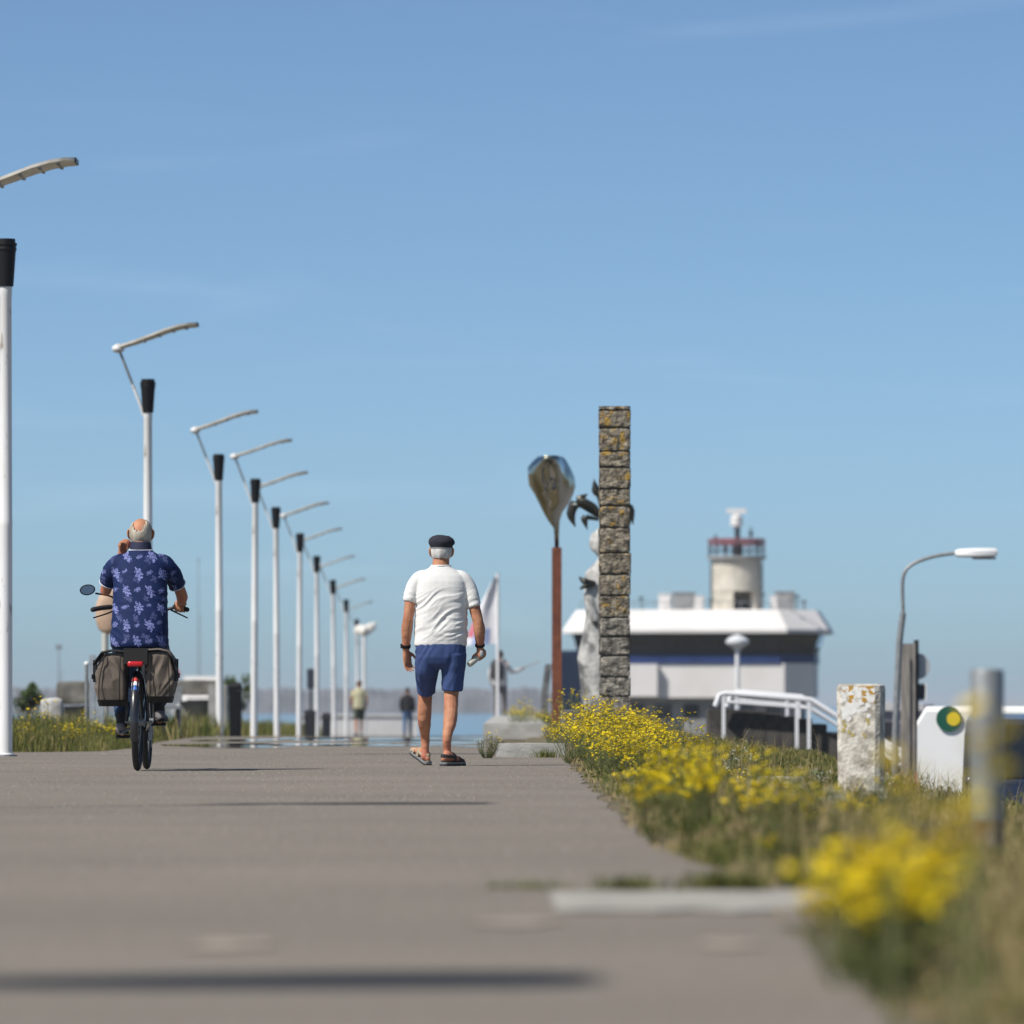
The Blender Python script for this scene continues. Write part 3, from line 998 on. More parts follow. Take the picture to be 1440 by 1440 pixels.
def vehicle(name, label, cat, loc, rz, paint, L, W, H, van):
    """length along local x (nose at +x)"""
    t = thing(name, label, cat, loc, rz)
    gc = 0.2
    wr = 0.33
    if van:
        top = [(-L / 2, 0.55), (-L / 2, H * 0.9), (-L / 2 + 0.12, H), (L / 2 - 1.75, H), (L / 2 - 1.25, H * 0.97), (L / 2 - 0.75, H * 0.62), (L / 2 - 0.15, H * 0.52), (L / 2, H * 0.40), (L / 2, gc + 0.1)]
    else:
        top = [(-L / 2, 0.5), (-L / 2 + 0.03, H * 0.62), (-L / 2 + 0.3, H * 0.66), (-L / 2 + 0.75, H * 0.96), (-L / 2 + 1.3, H), (L / 2 - 2.1, H * 0.985), (L / 2 - 1.25, H * 0.66), (L / 2 - 0.35, H * 0.56), (L / 2 - 0.02, H * 0.45), (L / 2, gc + 0.12)]
    bot = [(L / 2 - 0.1, gc)]
    fx, rx = L / 2 - 0.82, -L / 2 + 0.85
    for cx in (fx, rx):
        for k in range(9):
            a = math.pi * k / 8
            bot.append((cx + (wr + 0.07) * math.cos(a), wr + (wr + 0.05) * math.sin(a)))
    bot.append((-L / 2 + 0.08, gc))
    outline = top + bot
    # body: side outlines at several widths, drawn in towards the flanks
    rs = []
    for yv, s in ((-1, 0.96), (-0.93, 1.0), (0.93, 1.0), (1, 0.96)):
        ring = []
        for x, z in outline:
            tuck = 1 - (0.16 if not van else 0.07) * max(0, (z - H * 0.58) / (H * 0.42))
            ring.append((x * (0.985 + 0.015 * s), yv * W / 2 * tuck, gc + (z - gc) * s if z > H * 0.3 else z))
        rs.append(ring)
    m = MB()
    m.rings(rs)
    body = m.build('body', paint, t, True, 28)
    for cx in (fx, rx):
        for sd in (-1, 1):
            w = thing('wheel', None, None, (0, 0, 0))
            w.parent = t
            m = MB()
            m.tube([(cx, sd * (W / 2 - 0.21), wr), (cx, sd * (W / 2 - 0.015), wr)], wr, seg=22, ref=(1, 0, 0))
            m.build('tyre', tyre, w, True, 40)
            m = MB()
            m.tube([(cx, sd * (W / 2 - 0.2), wr), (cx, sd * (W / 2 + 0.002), wr)], wr * 0.62, seg=16, ref=(1, 0, 0))
            m.build('rim', rim_m, w)
    # side windows, a windscreen and rear window set proud of the shell
    for sd in (-1, 1):
        wins = [[(L / 2 - 1.75, 0.60), (L / 2 - 0.95, 0.62), (L / 2 - 1.35, 0.93), (L / 2 - 1.75, 0.93)]] if van else \
            [[(-L / 2 + 0.65, 0.66), (-0.1, 0.66), (-0.1, 0.93), (-L / 2 + 1.0, 0.92)], [(0.0, 0.66), (L / 2 - 1.45, 0.67), (L / 2 - 2.1, 0.93), (0.0, 0.94)]]
        for wq in wins:
            m = MB()
            ring = []
            for x, f in wq:
                z = f * H
                tuck = 1 - (0.16 if not van else 0.07) * max(0, (z - H * 0.58) / (H * 0.42))
                ring.append((x, sd * (W / 2 * tuck + 0.004), z))
            m.rings([[(x, y - sd * 0.02, z) for x, y, z in ring], ring])
            m.build('side_window', car_glass, t)
    a, b = (top[4], top[5]) if van else (top[5], top[6])
    for nm, (a, b), s in (('windscreen', (a, b), 1), ('rear_window', ((-L / 2 + 0.75, H * 0.94), (-L / 2 + 0.32, H * 0.68)) if not van else ((-L / 2 + 0.0, H * 0.88), (-L / 2, H * 0.58)), -1)):
        m = MB()
        d = 0.012 * s
        hw1, hw2 = W / 2 * 0.74, W / 2 * 0.84
        ring = [(a[0] * 0.9 + b[0] * 0.1 + d, -hw1, a[1] * 0.9 + b[1] * 0.1), (a[0] * 0.9 + b[0] * 0.1 + d, hw1, a[1] * 0.9 + b[1] * 0.1), (a[0] * 0.06 + b[0] * 0.94 + d, hw2, a[1] * 0.06 + b[1] * 0.94), (a[0] * 0.06 + b[0] * 0.94 + d, -hw2, a[1] * 0.06 + b[1] * 0.94)]
        m.rings([[(x - 2 * d, y, z) for x, y, z in ring], [(x, y, z + 0.012) for x, y, z in ring]])
        m.build(nm, car_glass, t)
    zl = H * (0.40 if van else 0.46)
    for sd in (-1, 1):
        m = MB()
        m.sphere((L / 2 - 0.06, sd * (W / 2 - 0.24), zl), (0.09, 0.2, 0.085), 14, 8)
        m.build('headlight', lens_m, t, True)
        m = MB()
        m.box((-L / 2 + 0.01, sd * (W / 2 - 0.14), H * 0.5), (0.06, 0.14, 0.22))
        m.build('tail_light', M('red_lens', (0.5, 0.02, 0.02), rough=0.2), t)
        m = MB()
        m.sphere((L / 2 - 1.35, sd * (W / 2 + 0.09), H * 0.62), (0.05, 0.1, 0.07), 10, 6)
        m.build('mirror', paint, t, True)
    m = MB()
    for k in range(4):
        m.box((L / 2 + 0.005, 0, zl - 0.05 + k * 0.035), (0.03, W * 0.5, 0.016))
    m.build('grille', chrome, t)
    m = MB()
    m.tube([(L / 2 - 0.12, -W / 2 + 0.1, gc + 0.28), (L / 2 + 0.05, -W / 2 + 0.35, gc + 0.28), (L / 2 + 0.05, W / 2 - 0.35, gc + 0.28), (L / 2 - 0.12, W / 2 - 0.1, gc + 0.28)], [(0.05, 0.06)] * 4, 8, ref=(0, 0, 1))
    m.build('bumper', chrome, t, True)
    return t


van_paint = M('van_white', (0.80, 0.80, 0.78), rough=0.3, coat=0.5)
p = at(1293, 990, 80)
v = vehicle('delivery_van', 'white delivery van with a round green and yellow emblem on its side', 'van', (p.x + 2.25, 80.9, -1.55), R(-5), van_paint, 4.4, 1.75, 2.0, True)
for r_, mt, dx, dy in ((0.17, M('emblem_green', (0.01, 0.09, 0.055), rough=0.4), 0, 0.004), (0.09, M('emblem_yellow', (0.70, 0.52, 0.03), rough=0.4), 0.06, 0.012)):
    m = MB()
    m.tube([(-2.2 + (1338 - 1293) * 80 / FPX + dx, -0.80 - dy, at(0, 1011, 80).z + 1.55), (-2.2 + (1338 - 1293) * 80 / FPX + dx, -0.86 - dy, at(0, 1011, 80).z + 1.55)], r_, seg=24, ref=(1, 0, 0))
    m.build('emblem', mt, v)
p = at(1395, 990, 64)
vehicle('dark_van', 'dark blue van facing us at the picture edge with bright chrome front', 'van', (p.x + 0.9, 66.3, -1.55), R(-90), M('car_dark_blue', (0.02, 0.03, 0.06), rough=0.2, coat=0.8), 4.5, 1.8, 1.92, True)
p = at(1345, 990, 56)
vehicle('silver_car', 'grey green car low behind the grass, in front of the white van', 'car', (p.x + 1.55, 57.5, -1.55), R(180), M('car_silver', (0.20, 0.23, 0.22), rough=0.25, metal=0.5, coat=0.8), 4.2, 1.75, 1.47, False)

# ------------------------------------------------------------------ far and left background
rock = M('breakwater_rock', (0.16, 0.16, 0.17), (0.10, 0.10, 0.11), scale=0.08, rough=0.95)
mb = MB()
DW = 2500.0
xs = np.linspace(-260, 90, 260)
rs = []
for i, x in enumerate(xs):
    h = 6.6 + 1.6 * noise.noise(Vector((x * 0.09, 0, 0))) + 1.3 * noise.noise(Vector((x * 0.6, 4, 0)))
    if x > 40:
        h *= max(0.3, 1 - (x - 40) / 70)
    rs.append([(x, DW - 14, -3.6), (x, DW - 9 + noise.noise(Vector((x, 2, 2))), h * 0.45), (x, DW - 3, h), (x, DW + 3, h), (x, DW + 14, -3.6)])
mb.rings(rs)
tag(mb.build('breakwater', rock), kind='structure')

bush_mat = tint_mat('shrub_leaf', [(0.0, (0.03, 0.05, 0.015)), (0.6, (0.07, 0.11, 0.03)), (1.0, (0.12, 0.15, 0.05))])
bark = M('bark', (0.09, 0.065, 0.045), (0.05, 0.04, 0.03), scale=20, rough=0.95)


def shrub(name, label, loc, w, h, seed, n=700, z0=0.25, leaf=0.05, mat_=None):
    t = thing(name, label, 'shrub', loc)
    r_ = random.Random(seed)
    m = MB()
    for k in range(5):
        a = r_.uniform(0, 6.28)
        m.tube([(0.03 * math.cos(a), 0.03 * math.sin(a), -0.05), (w * 0.12 * math.cos(a), w * 0.12 * math.sin(a), h * 0.4), (w * 0.3 * math.cos(a), w * 0.3 * math.sin(a), h * 0.8)], [0.02 * h, 0.014 * h, 0.005 * h], 5)
    m.build('trunk', bark, t)
    m = MB()
    cl = [(r_.uniform(-0.35, 0.35) * w, r_.uniform(-0.35, 0.35) * w, h * r_.uniform(z0 + 0.15, 0.82), r_.uniform(0.12, 0.24) * w) for _ in range(11)]
    for k in range(n):
        cx, cy, cz, cr = r_.choice(cl)
        d = Vector((r_.gauss(0, 1), r_.gauss(0, 1), r_.gauss(0, 1))).normalized() * cr * (r_.random() ** 0.4)
        c = Vector((cx, cy, cz)) + d
        u = Vector((r_.gauss(0, 1), r_.gauss(0, 1), r_.gauss(0, 0.6))).normalized() * leaf
        v_ = u.orthogonal().normalized() * leaf * 0.45
        m.tint = min(1, max(0, r_.gauss(0.5, 0.25)))
        m.add([c - u, c + v_, c + u, c - v_], [(0, 1, 2, 3)])
    m.build('crown', mat_ or bush_mat, t)
    return t


p = at(334, 1000, 150)
shrub('leafy_shrub', 'dark green leafy shrub showing above the concrete block', (p.x, 150, zf(150) - 0.03), 0.85, 1.75, 5, 900)
p = at(38, 1000, 130)
shrub('leafy_shrub', 'low dark rounded bush beside the tallest lamp post', (p.x, 130, zf(130) - 0.03), 0.75, 1.35, 6, 900)

p = at(300, 1000, 112)
t = thing('concrete_bunker', 'dark weathered concrete bunker with a projecting slab roof behind the lamps', 'bunker', (p.x, 112, zf(112) - 0.05))
kb = 112 / FPX
o = rough_block((0.85, 1.4, 0.26), 0.02, 3.3, n=7, fine=4).build('roof_slab', dark_concrete, t)
o.location = ((278 - 300) * kb, 0, at(0, 967, 112).z - zf(112) + 0.05)
o = rough_block((0.75, 1.2, 0.75), 0.015, 7.3, n=6, fine=4).build('lower_wall', dark_concrete, t)
o.location = ((282 - 300) * kb, 0.15, 0.33)
o = rough_block((0.34, 0.8, 1.02), 0.006, 9.1, n=6, fine=4).build('pier', M('pier_concrete', (0.36, 0.35, 0.33), (0.26, 0.25, 0.23), scale=3, rough=0.9), t)
o.location = ((310 - 300) * kb, -0.75, 0.5)
p = at(108, 1000, 118)
t = thing('concrete_bunker', 'dark concrete block behind the wildflowers beside the grey post', 'bunker', (p.x, 118, zf(118) - 0.05))
o = rough_block((0.95, 1.2, 0.42), 0.03, 5.3, n=7, fine=3).build('roof_slab', dark_concrete, t)
o.location = (0.12, 0, at(0, 974, 118).z - zf(118) + 0.05)
o = rough_block((0.8, 1.0, 0.68), 0.02, 6.3, n=6, fine=4).build('lower_wall', dark_concrete, t)
o.location = (0.14, 0.1, 0.3)

p = at(73, 1000, 84)
o = rough_block((0.32, 0.3, 0.34), 0.05, 12.0, n=6, fine=5).build('boulder', M('pale_rock', (0.55, 0.54, 0.52), (0.40, 0.39, 0.37), scale=8, rough=0.9, bump=0.5), None, True, 60)
o.location = (p.x, 84, 0.38)
o2 = rough_block((0.5, 0.45, 0.34), 0.05, 14.0, n=5, fine=5)
o.scale = (1, 1, 1)
tag(o, 'pale rock on a mound among the wildflowers', 'rock')
o = o2.build('boulder', M('pale_rock', (0.5, 0.5, 0.5)), None, True, 60)
o.location = (p.x, 84.05, 0.08)
tag(o, 'lower rock carrying the pale rock, sunk in the wildflowers', 'rock')

# steel post, bench, bins, signs
p = at(134, 1000, 74)
t = thing('gate_post', 'grey steel profile post with a white knob behind the cyclist', 'post', (p.x, 74, -0.05))
h = at(0, 921, 74).z + 0.05
m = MB()
m.box((-0.035, 0, h / 2), (0.07, 0.10, h))
m.box((0.055, 0.03, h / 2 - 0.02), (0.10, 0.16, h - 0.04))
m.build('profile', M('post_grey', (0.36, 0.40, 0.44), (0.28, 0.31, 0.34), scale=8, rough=0.6), t)
m = MB()
m.tube([(-0.105, -0.02, 0), (-0.105, -0.02, h - 0.13)], 0.022, seg=8)
rod = m.build('rod', galv, t, True)
m = MB()
m.sphere((-0.105, -0.02, h - 0.11), 0.032, 10, 8)
m.build('knob', white_paint, rod, True)

p = at(240, 1000, 85)
t = thing('bench', 'grey bench with dark legs behind the bicycle', 'bench', (p.x, 85, -0.03))
for k in range(4):
    m = MB()
    m.box((0, -0.19 + k * 0.125, 0.46), (0.30, 0.10, 0.045))
    m.build('slat', galv, t)
for xx in (-0.11, 0.11):
    m = MB()
    m.box((xx, 0, 0.22), (0.055, 0.34, 0.44))
    m.build('leg', dark_steel, t)
m = MB()
m.box((0, 0.24, 0.66), (0.3, 0.04, 0.22))
m.build('backrest', galv, t)

for px, d, w, h, lab_ in ((331, 97, 0.20, 0.9, 'tall black litter bin between the third and fourth lamps'), (436, 136, 0.26, 0.62, 'dark grey litter bin between the sixth and seventh lamps'),
                          (459, 150, 0.22, 0.6, 'dark grey litter bin between the seventh and eighth lamps')):
    p = at(px, 1000, d)
    t = thing('litter_bin', lab_, 'bin', (p.x, d, zf(d) - 0.03), group='litter bins along the lamp row')
    m = MB()
    m.rings([[(a * w / 2 * f, b * w / 2 * f, z) for a, b in ((-1, -0.8), (-0.8, -1), (0.8, -1), (1, -0.8), (1, 0.8), (0.8, 1), (-0.8, 1), (-1, 0.8))] for z, f in ((0, 0.92), (h * 0.86, 1.0))])
    m.build('body', black_plastic if d < 100 else dark_steel, t)
    m = MB()
    m.rings([[(a * w / 2 * f, b * w / 2 * f, z) for a, b in ((-1, -0.8), (-0.8, -1), (0.8, -1), (1, -0.8), (1, 0.8), (0.8, 1), (-0.8, 1), (-1, 0.8))] for z, f in ((h * 0.865, 1.06), (h * 0.93, 1.06), (h, 0.7))])
    m.build('lid', black_plastic if d < 100 else dark_steel, t)

p = at(437, 1000, 170)
t = thing('box_sign', 'small dark box sign on a thin post among the lamps', 'sign', (p.x, 170, zf(170) - 0.03))
hb = at(0, 967, 170).z - zf(170)
m = MB()
m.tube([(0, 0, 0), (0, 0, hb + 0.05)], 0.035, seg=8)
m.build('post', dark_steel, t, True)
m = MB()
m.box((0, 0, hb + 0.28), (0.21, 0.12, 0.56))
bx_ = m.build('box', M('box_dark', (0.03, 0.035, 0.05), rough=0.5), t)
m = MB()
m.box((0, -0.063, hb + 0.28), (0.17, 0.01, 0.5))
m.build('face', M('box_face', (0.04, 0.045, 0.065), rough=0.3), bx_)

p = at(246, 1000, 140)
t = thing('round_sign', 'small red round sign beside the bicycle pannier', 'sign', (p.x, 140, zf(140) - 0.03))
hb = at(0, 946, 140).z - zf(140)
m = MB()
m.tube([(0, 0, 0), (0, 0, hb)], 0.025, seg=8)
m.build('post', galv, t, True)
m = MB()
m.tube([(0, -0.03, hb), (0, -0.045, hb)], 0.12, seg=20, ref=(1, 0, 0))
m.build('disc', M('sign_red', (0.55, 0.04, 0.06), rough=0.5), t)

p = at(285, 1000, 228)
t = thing('motor_boat', 'white boat cabin showing above the concrete bunker', 'boat', (p.x, 228, zf(228) - 0.03))
m = MB()
m.rings([[(-0.95, -2, 0.0), (0.95, -2, 0.0), (1.05, -2, 1.1), (-1.05, -2, 1.1)], [(-0.95, 1, 0.0), (0.95, 1, 0.0), (1.1, 1, 1.15), (-1.1, 1, 1.15)], [(-0.1, 3, 0.5), (0.1, 3, 0.5), (0.2, 3.4, 1.35), (-0.2, 3.4, 1.35)]])
hull = m.build('hull', bwhite, t)
hb = at(0, 950, 228).z - zf(228)
m = MB()
m.rings([[(-0.8, -1.6, 1.08), (0.8, -1.6, 1.08), (0.8, 1.0, 1.08), (-0.8, 1.0, 1.08)], [(-0.62, -1.4, hb), (0.6, -1.4, hb), (0.6, 0.5, hb), (-0.62, 0.5, hb)]])
cab = m.build('cabin', bwhite, t)
m = MB()
m.box((0, -1.53, 1.3), (1.0, 0.05, 0.22))
m.build('window', bglass, cab)

# tan sculpture on a post, seen past the rider's hip
p = at(146, 1000, 92)
t = thing('shell_sculpture', 'tan rounded sculpture on a pale post, half hidden by the cyclist', 'sculpture', (p.x, 92, -0.05))
tanm = M('tan_stone', (0.55, 0.38, 0.27), (0.46, 0.31, 0.21), scale=6, rough=0.8)
hz = lambda py: at(0, py, 92).z + 0.05
m = MB()
m.tube([(0.02, 0, 0), (0.02, 0, hz(890))], 0.05, seg=10)
m.build('post', M('pale_post', (0.50, 0.49, 0.44), rough=0.8), t, True)
m = MB()
m.torso([(0.06, 0, hz(892), 0.05, 0.05), (0.06, 0, hz(884), 0.15, 0.07), (0.07, 0, hz(868), 0.2, 0.09), (0.07, 0, hz(850), 0.19, 0.09), (0.08, 0, hz(836), 0.14, 0.08), (0.09, 0, hz(828), 0.06, 0.04)], p=2)
m.build('shell', tanm, t, True, 180)

# white winged sculpture among the farthest lamps
p = at(512, 1000, 205)
t = thing('wing_sculpture', 'white spread wing sculpture beside the farthest lamps', 'sculpture', (p.x, 205, zf(205) - 0.03))
hw_ = lambda py: at(0, py, 205).z - zf(205)
kx = 205 / FPX
m = MB()
m.tube([(0, 0, 0), (0, 0, hw_(892))], 0.06, seg=8)
m.build('post', white_paint, t, True)
for sgn, pts in ((-1, [(0, 887), (-7, 884), (-14, 889)]), (1, [(0, 887), (8, 882), (17, 874)])):
    m = MB()
    m.tube([(a * kx, 0.02 * k, hw_(b)) for k, (a, b) in enumerate(pts)], [(0.18, 0.06), (0.16, 0.05), (0.03, 0.02)], 10, 4, ref=(0, 0, 1))
    m.build('wing', M('wing_white', (0.80, 0.76, 0.70), rough=0.6), t, True, 180)
m = MB()
m.sphere((0, 0, hw_(886)), (0.12, 0.25, 0.16), 10, 8)
m.build('body', M('wing_white', (0.8, 0.78, 0.74)), t, True)

# beach flag
p = at(700, 1000, 140)
t = thing('banner_flag', 'tall white flag with red and blue print behind the walking man', 'flag', (p.x, 140, 0.1))
kf = 140 / FPX
hf = lambda py: at(0, py, 140).z - 0.1
m = MB()
m.tube([(0, 0, 0), (0, 0, hf(806))], 0.035, seg=8)
m.build('pole', white_paint, t, True)
rows = [(808, -3), (825, -12), (845, -22), (865, -31), (885, -39), (905, -45)]
for nm, r0, r1, x0, x1, mt in (('cloth', 0, 5, 0, 1, M('flag_white', (0.78, 0.76, 0.78), (0.70, 0.69, 0.72), scale=3, rough=0.8)),
                               ('red_print', 3, 4.4, 0.80, 1.0, M('flag_red', (0.62, 0.16, 0.20), rough=0.8)), ('blue_print', 3.9, 5, 0.25, 0.82, M('flag_blue', (0.34, 0.40, 0.62), rough=0.8))):
    m = MB()
    off = 0 if nm == 'cloth' else 0.012
    rs = []
    for k in range(13):
        r_ = r0 + (r1 - r0) * k / 12
        i = min(4, int(r_))
        f = r_ - i
        py = rows[i][0] * (1 - f) + rows[i + 1][0] * f
        w = rows[i][1] * (1 - f) + rows[i + 1][1] * f
        front, back = [], []
        for j in range(9):
            u = x0 + (x1 - x0) * j / 8
            yw = 0.09 * math.sin(u * 6 + py * 0.03) * u
            front.append((w * u * kf - 0.02, yw - 0.004 - off, hf(py) - 0.05 * u))
            back.append((w * u * kf - 0.02, yw + 0.004 + off, hf(py) - 0.05 * u))
        rs.append(front + back[::-1])
    m.rings(rs)
    m.build(nm, mt, t, True, 60)

# dark slanted stele by the rusty post, thin masts on the skyline
p = at(769, 1000, 130)
t = thing('slanted_stele', 'thin dark slanted stele beside the rusty post', 'sculpture', (p.x, 130, 0.05))
hs = lambda py: at(0, py, 130).z - 0.05
m = MB()
m.rings([[(x + a * 0.075, b * 0.05, z) for a, b in ((-1, -1), (1, -1), (1, 1), (-1, 1))] for x, z in ((-0.06, 0.0), (-0.04, hs(975)), (0.03, hs(938)), (0.05, hs(934)))])
m.build('slab', M('stele_dark', (0.06, 0.065, 0.07), (0.16, 0.16, 0.16), scale=7, rough=0.7), t)
for px, py, d, lab_ in ((279, 785, 420, 'thin distant mast on the skyline between the second and third lamps'), (83, 906, 300, 'short pale distant mast behind the wildflowers')):
    p = at(px, 1000, d)
    t = thing('far_mast', lab_, 'mast', (p.x, d, -3.3 if d > 400 else zf(d) - 0.03))
    h = at(0, py, d).z - t.location.z
    m = MB()
    m.tube([(0, 0, 0), (0, 0, h)], [0.05, 0.02], seg=6)
    m.tube([(0.14, 0, 0), (0.14, 0, h * 0.72)], [0.02, 0.015], seg=5)
    m.build('pole', galv, t)
    m = MB()
    m.box((0, 0, h - 0.15), (0.3 if d < 400 else 0.12, 0.1, 0.2))
    m.build('head', galv, t)
# low shed at the far side of the quay
p = at(1272, 1000, 150)
t = thing('storage_shed', 'low grey shed behind the sign mast and the concrete post', 'shed', (p.x, 152, -1.55), R(-10))
h = at(0, 992, 150).z + 1.55
m = MB()
m.box((0, 0, h / 2 - 0.06), (1.35, 2.2, h - 0.12))
m.build('wall', M('shed_wall', (0.30, 0.28, 0.31), (0.24, 0.22, 0.25), scale=2, rough=0.9), t)
m = MB()
m.prism([(-0.78, h - 0.13), (0.78, h - 0.13), (0.74, h + 0.02), (-0.74, h + 0.10)], 2.5, 'Y', -1.25)
m.build('roof', M('shed_roof', (0.46, 0.45, 0.45), rough=0.8), t)
m = MB()
m.box((-0.2, -1.12, 0.85), (0.6, 0.05, 1.5))
m.build('door', dark_steel, t)

# pale quay wall past the far walkers
p = at(500, 1000, 232)
m = MB()
m.rings([[(-2.2, -0.2, -0.1), (2.4, -0.2, -0.1), (2.4, 0.2, -0.1), (-2.2, 0.2, -0.1)], [(-2.2, -0.17, 0.72), (2.4, -0.17, 0.72), (2.4, 0.17, 0.72), (-2.2, 0.17, 0.72)],
         [(-2.2, -0.24, 0.722), (2.4, -0.24, 0.722), (2.4, 0.24, 0.722), (-2.2, 0.24, 0.722)], [(-2.2, -0.24, 0.82), (2.4, -0.24, 0.82), (2.4, 0.24, 0.82), (-2.2, 0.24, 0.82)]])
o = m.build('quay_wall', M('pale_wall', (0.60, 0.60, 0.60), (0.52, 0.52, 0.52), scale=1, rough=0.8))
o.location = (p.x, 232, zf(232))
tag(o, 'low pale wall at the end of the promenade behind the far walkers', 'wall')


# ------------------------------------------------------------------ people
def hand(m, wrist, palm_dir, side, curl, thumb_side, s=1.0, spread=0.02):
    """palm with four fingers and a thumb added to m; palm_dir wrist -> knuckles, side across the knuckles, curl towards the palm"""
    w = Vector(wrist)
    d, sd, c = Vector(palm_dir).normalized(), Vector(side).normalized(), Vector(curl).normalized()
    kn = w + d * 0.095 * s
    m.tube([w - d * 0.02, w + d * 0.015 * s, w + d * 0.055 * s, kn], [(0.027 * s, 0.021 * s), (0.031 * s, 0.020 * s), (0.042 * s, 0.019 * s), (0.042 * s, 0.016 * s)], 12, 3, ref=tuple(sd), round_ends=True)
    for k, (off, ln) in enumerate(((-1.5, 0.068), (-0.5, 0.083), (0.5, 0.078), (1.5, 0.060))):
        b = kn + sd * off * 0.0205 * s
        dd = (d + sd * off * spread).normalized()
        cu = 0.75 + 0.12 * k
        p1 = b + dd * ln * 0.42 * s
        p2 = p1 + (dd * math.cos(cu * 0.6) + c * math.sin(cu * 0.6)).normalized() * ln * 0.36 * s
        p3 = p2 + (dd * math.cos(cu) + c * math.sin(cu)).normalized() * ln * 0.30 * s
        m.tube([b - d * 0.015, b, p1, p2, p3], [0.0092 * s, 0.0095 * s, 0.009 * s, 0.0082 * s, 0.007 * s], 8, 2, round_ends=True)
    tb = w + d * 0.022 * s + sd * thumb_side * 0.022 * s
    t1 = tb + (d * 0.6 + sd * thumb_side * 0.7 + c * 0.4).normalized() * 0.042 * s
    t2 = t1 + (d * 0.9 + sd * thumb_side * 0.15 + c * 0.4).normalized() * 0.036 * s
    m.tube([tb, t1, t2], [0.014 * s, 0.0115 * s, 0.0085 * s], 8, 3, round_ends=True)


def fist(m, c, axis, out, s=1.0):
    """hand closed round a bar through c along axis; out points from the bar to the knuckles"""
    c, a, o = Vector(c), Vector(axis).normalized(), Vector(out).normalized()
    b = a.cross(o)
    m.sphere(c + o * 0.018 * s, (0.036 * s, 0.030 * s, 0.034 * s), 12, 8)
    for k in range(4):
        q = c + a * (k - 1.5) * 0.0205 * s
        pts = [q + o * 0.034 * s - b * 0.016 * s, q + o * 0.040 * s + b * 0.014 * s, q + o * 0.012 * s + b * 0.036 * s, q - o * 0.020 * s + b * 0.026 * s, q - o * 0.026 * s + b * 0.004]
        m.tube(pts, [0.0105 * s, 0.011 * s, 0.0105 * s, 0.0095 * s, 0.0085 * s], 8, 2, round_ends=True)
    q = c - a * 0.040 * s
    m.tube([q + o * 0.03 * s, q + o * 0.004 * s - b * 0.03 * s, c - a * 0.012 * s - o * 0.026 * s - b * 0.02 * s], [0.013 * s, 0.0115 * s, 0.009 * s], 8, 3, round_ends=True)


def head(m, c, s=1.0, fwd=(0, 1, 0)):
    """skull, jaw, nose, brow, ears; c is the middle of the skull, face towards +y"""
    c = Vector(c)
    m.sphere(c, (0.078 * s, 0.097 * s, 0.105 * s), 18, 12)
    m.sphere(c + Vector((0, 0.035, -0.055)) * s, (0.060 * s, 0.068 * s, 0.075 * s), 14, 10)
    m.sphere(c + Vector((0, 0.058, -0.105)) * s, (0.034 * s, 0.036 * s, 0.026 * s), 12, 8)
    m.tube([c + Vector((0, 0.092, -0.005)) * s, c + Vector((0, 0.112, -0.045)) * s, c + Vector((0, 0.098, -0.055)) * s], [0.011 * s, 0.015 * s, 0.012 * s], 8, 3, round_ends=True)
    m.tube([c + Vector((-0.045, 0.082, 0.015)) * s, c + Vector((0, 0.096, 0.018)) * s, c + Vector((0.045, 0.082, 0.015)) * s], 0.009 * s, 8, 3, round_ends=True)
    m.tube([c + Vector((-0.022, 0.092, -0.085)) * s, c + Vector((0, 0.099, -0.085)) * s, c + Vector((0.022, 0.092, -0.085)) * s], 0.008 * s, 8, 2, round_ends=True)
    for sd in (-1, 1):
        m.tube([c + Vector((sd * 0.076, -0.012, 0.02)) * s, c + Vector((sd * 0.092, -0.024, 0.012)) * s, c + Vector((sd * 0.090, -0.018, -0.022)) * s, c + Vector((sd * 0.076, -0.004, -0.045)) * s],
               [(0.010 * s, 0.014 * s), (0.009 * s, 0.017 * s), (0.009 * s, 0.014 * s), (0.008 * s, 0.008 * s)], 10, 3, round_ends=True)


eye_mat = M('eye_dark', (0.02, 0.015, 0.012), rough=0.2)


def eyes(parent, c, s=1.0):
    for sd in (-1, 1):
        m = MB()
        m.sphere(Vector(c) + Vector((sd * 0.031, 0.083, -0.004)) * s, 0.0105 * s, 10, 8)
        m.build('eye', eye_mat, parent, True)


def folds(dirv, across, amp, seed, zlo=-9, zhi=9, fade=0.1):
    d, a = Vector(dirv).normalized(), Vector(across).normalized()

    def fn(co, no):
        u, v_ = co.dot(d), co.dot(a)
        w = 0.05 * noise.noise(Vector((u * 5, v_ * 6, seed)))
        n = noise.noise(Vector((u * 3.2, (v_ + w) * 17, seed))) + 0.5 * noise.noise(Vector((u * 6, (v_ + w) * 34, seed + 3)))
        n = 1 - abs(n) * 2.2
        k = min(1, max(0, (co.z - zlo) / fade)) * min(1, max(0, (zhi - co.z) / fade))
        return amp * n * k
    return fn


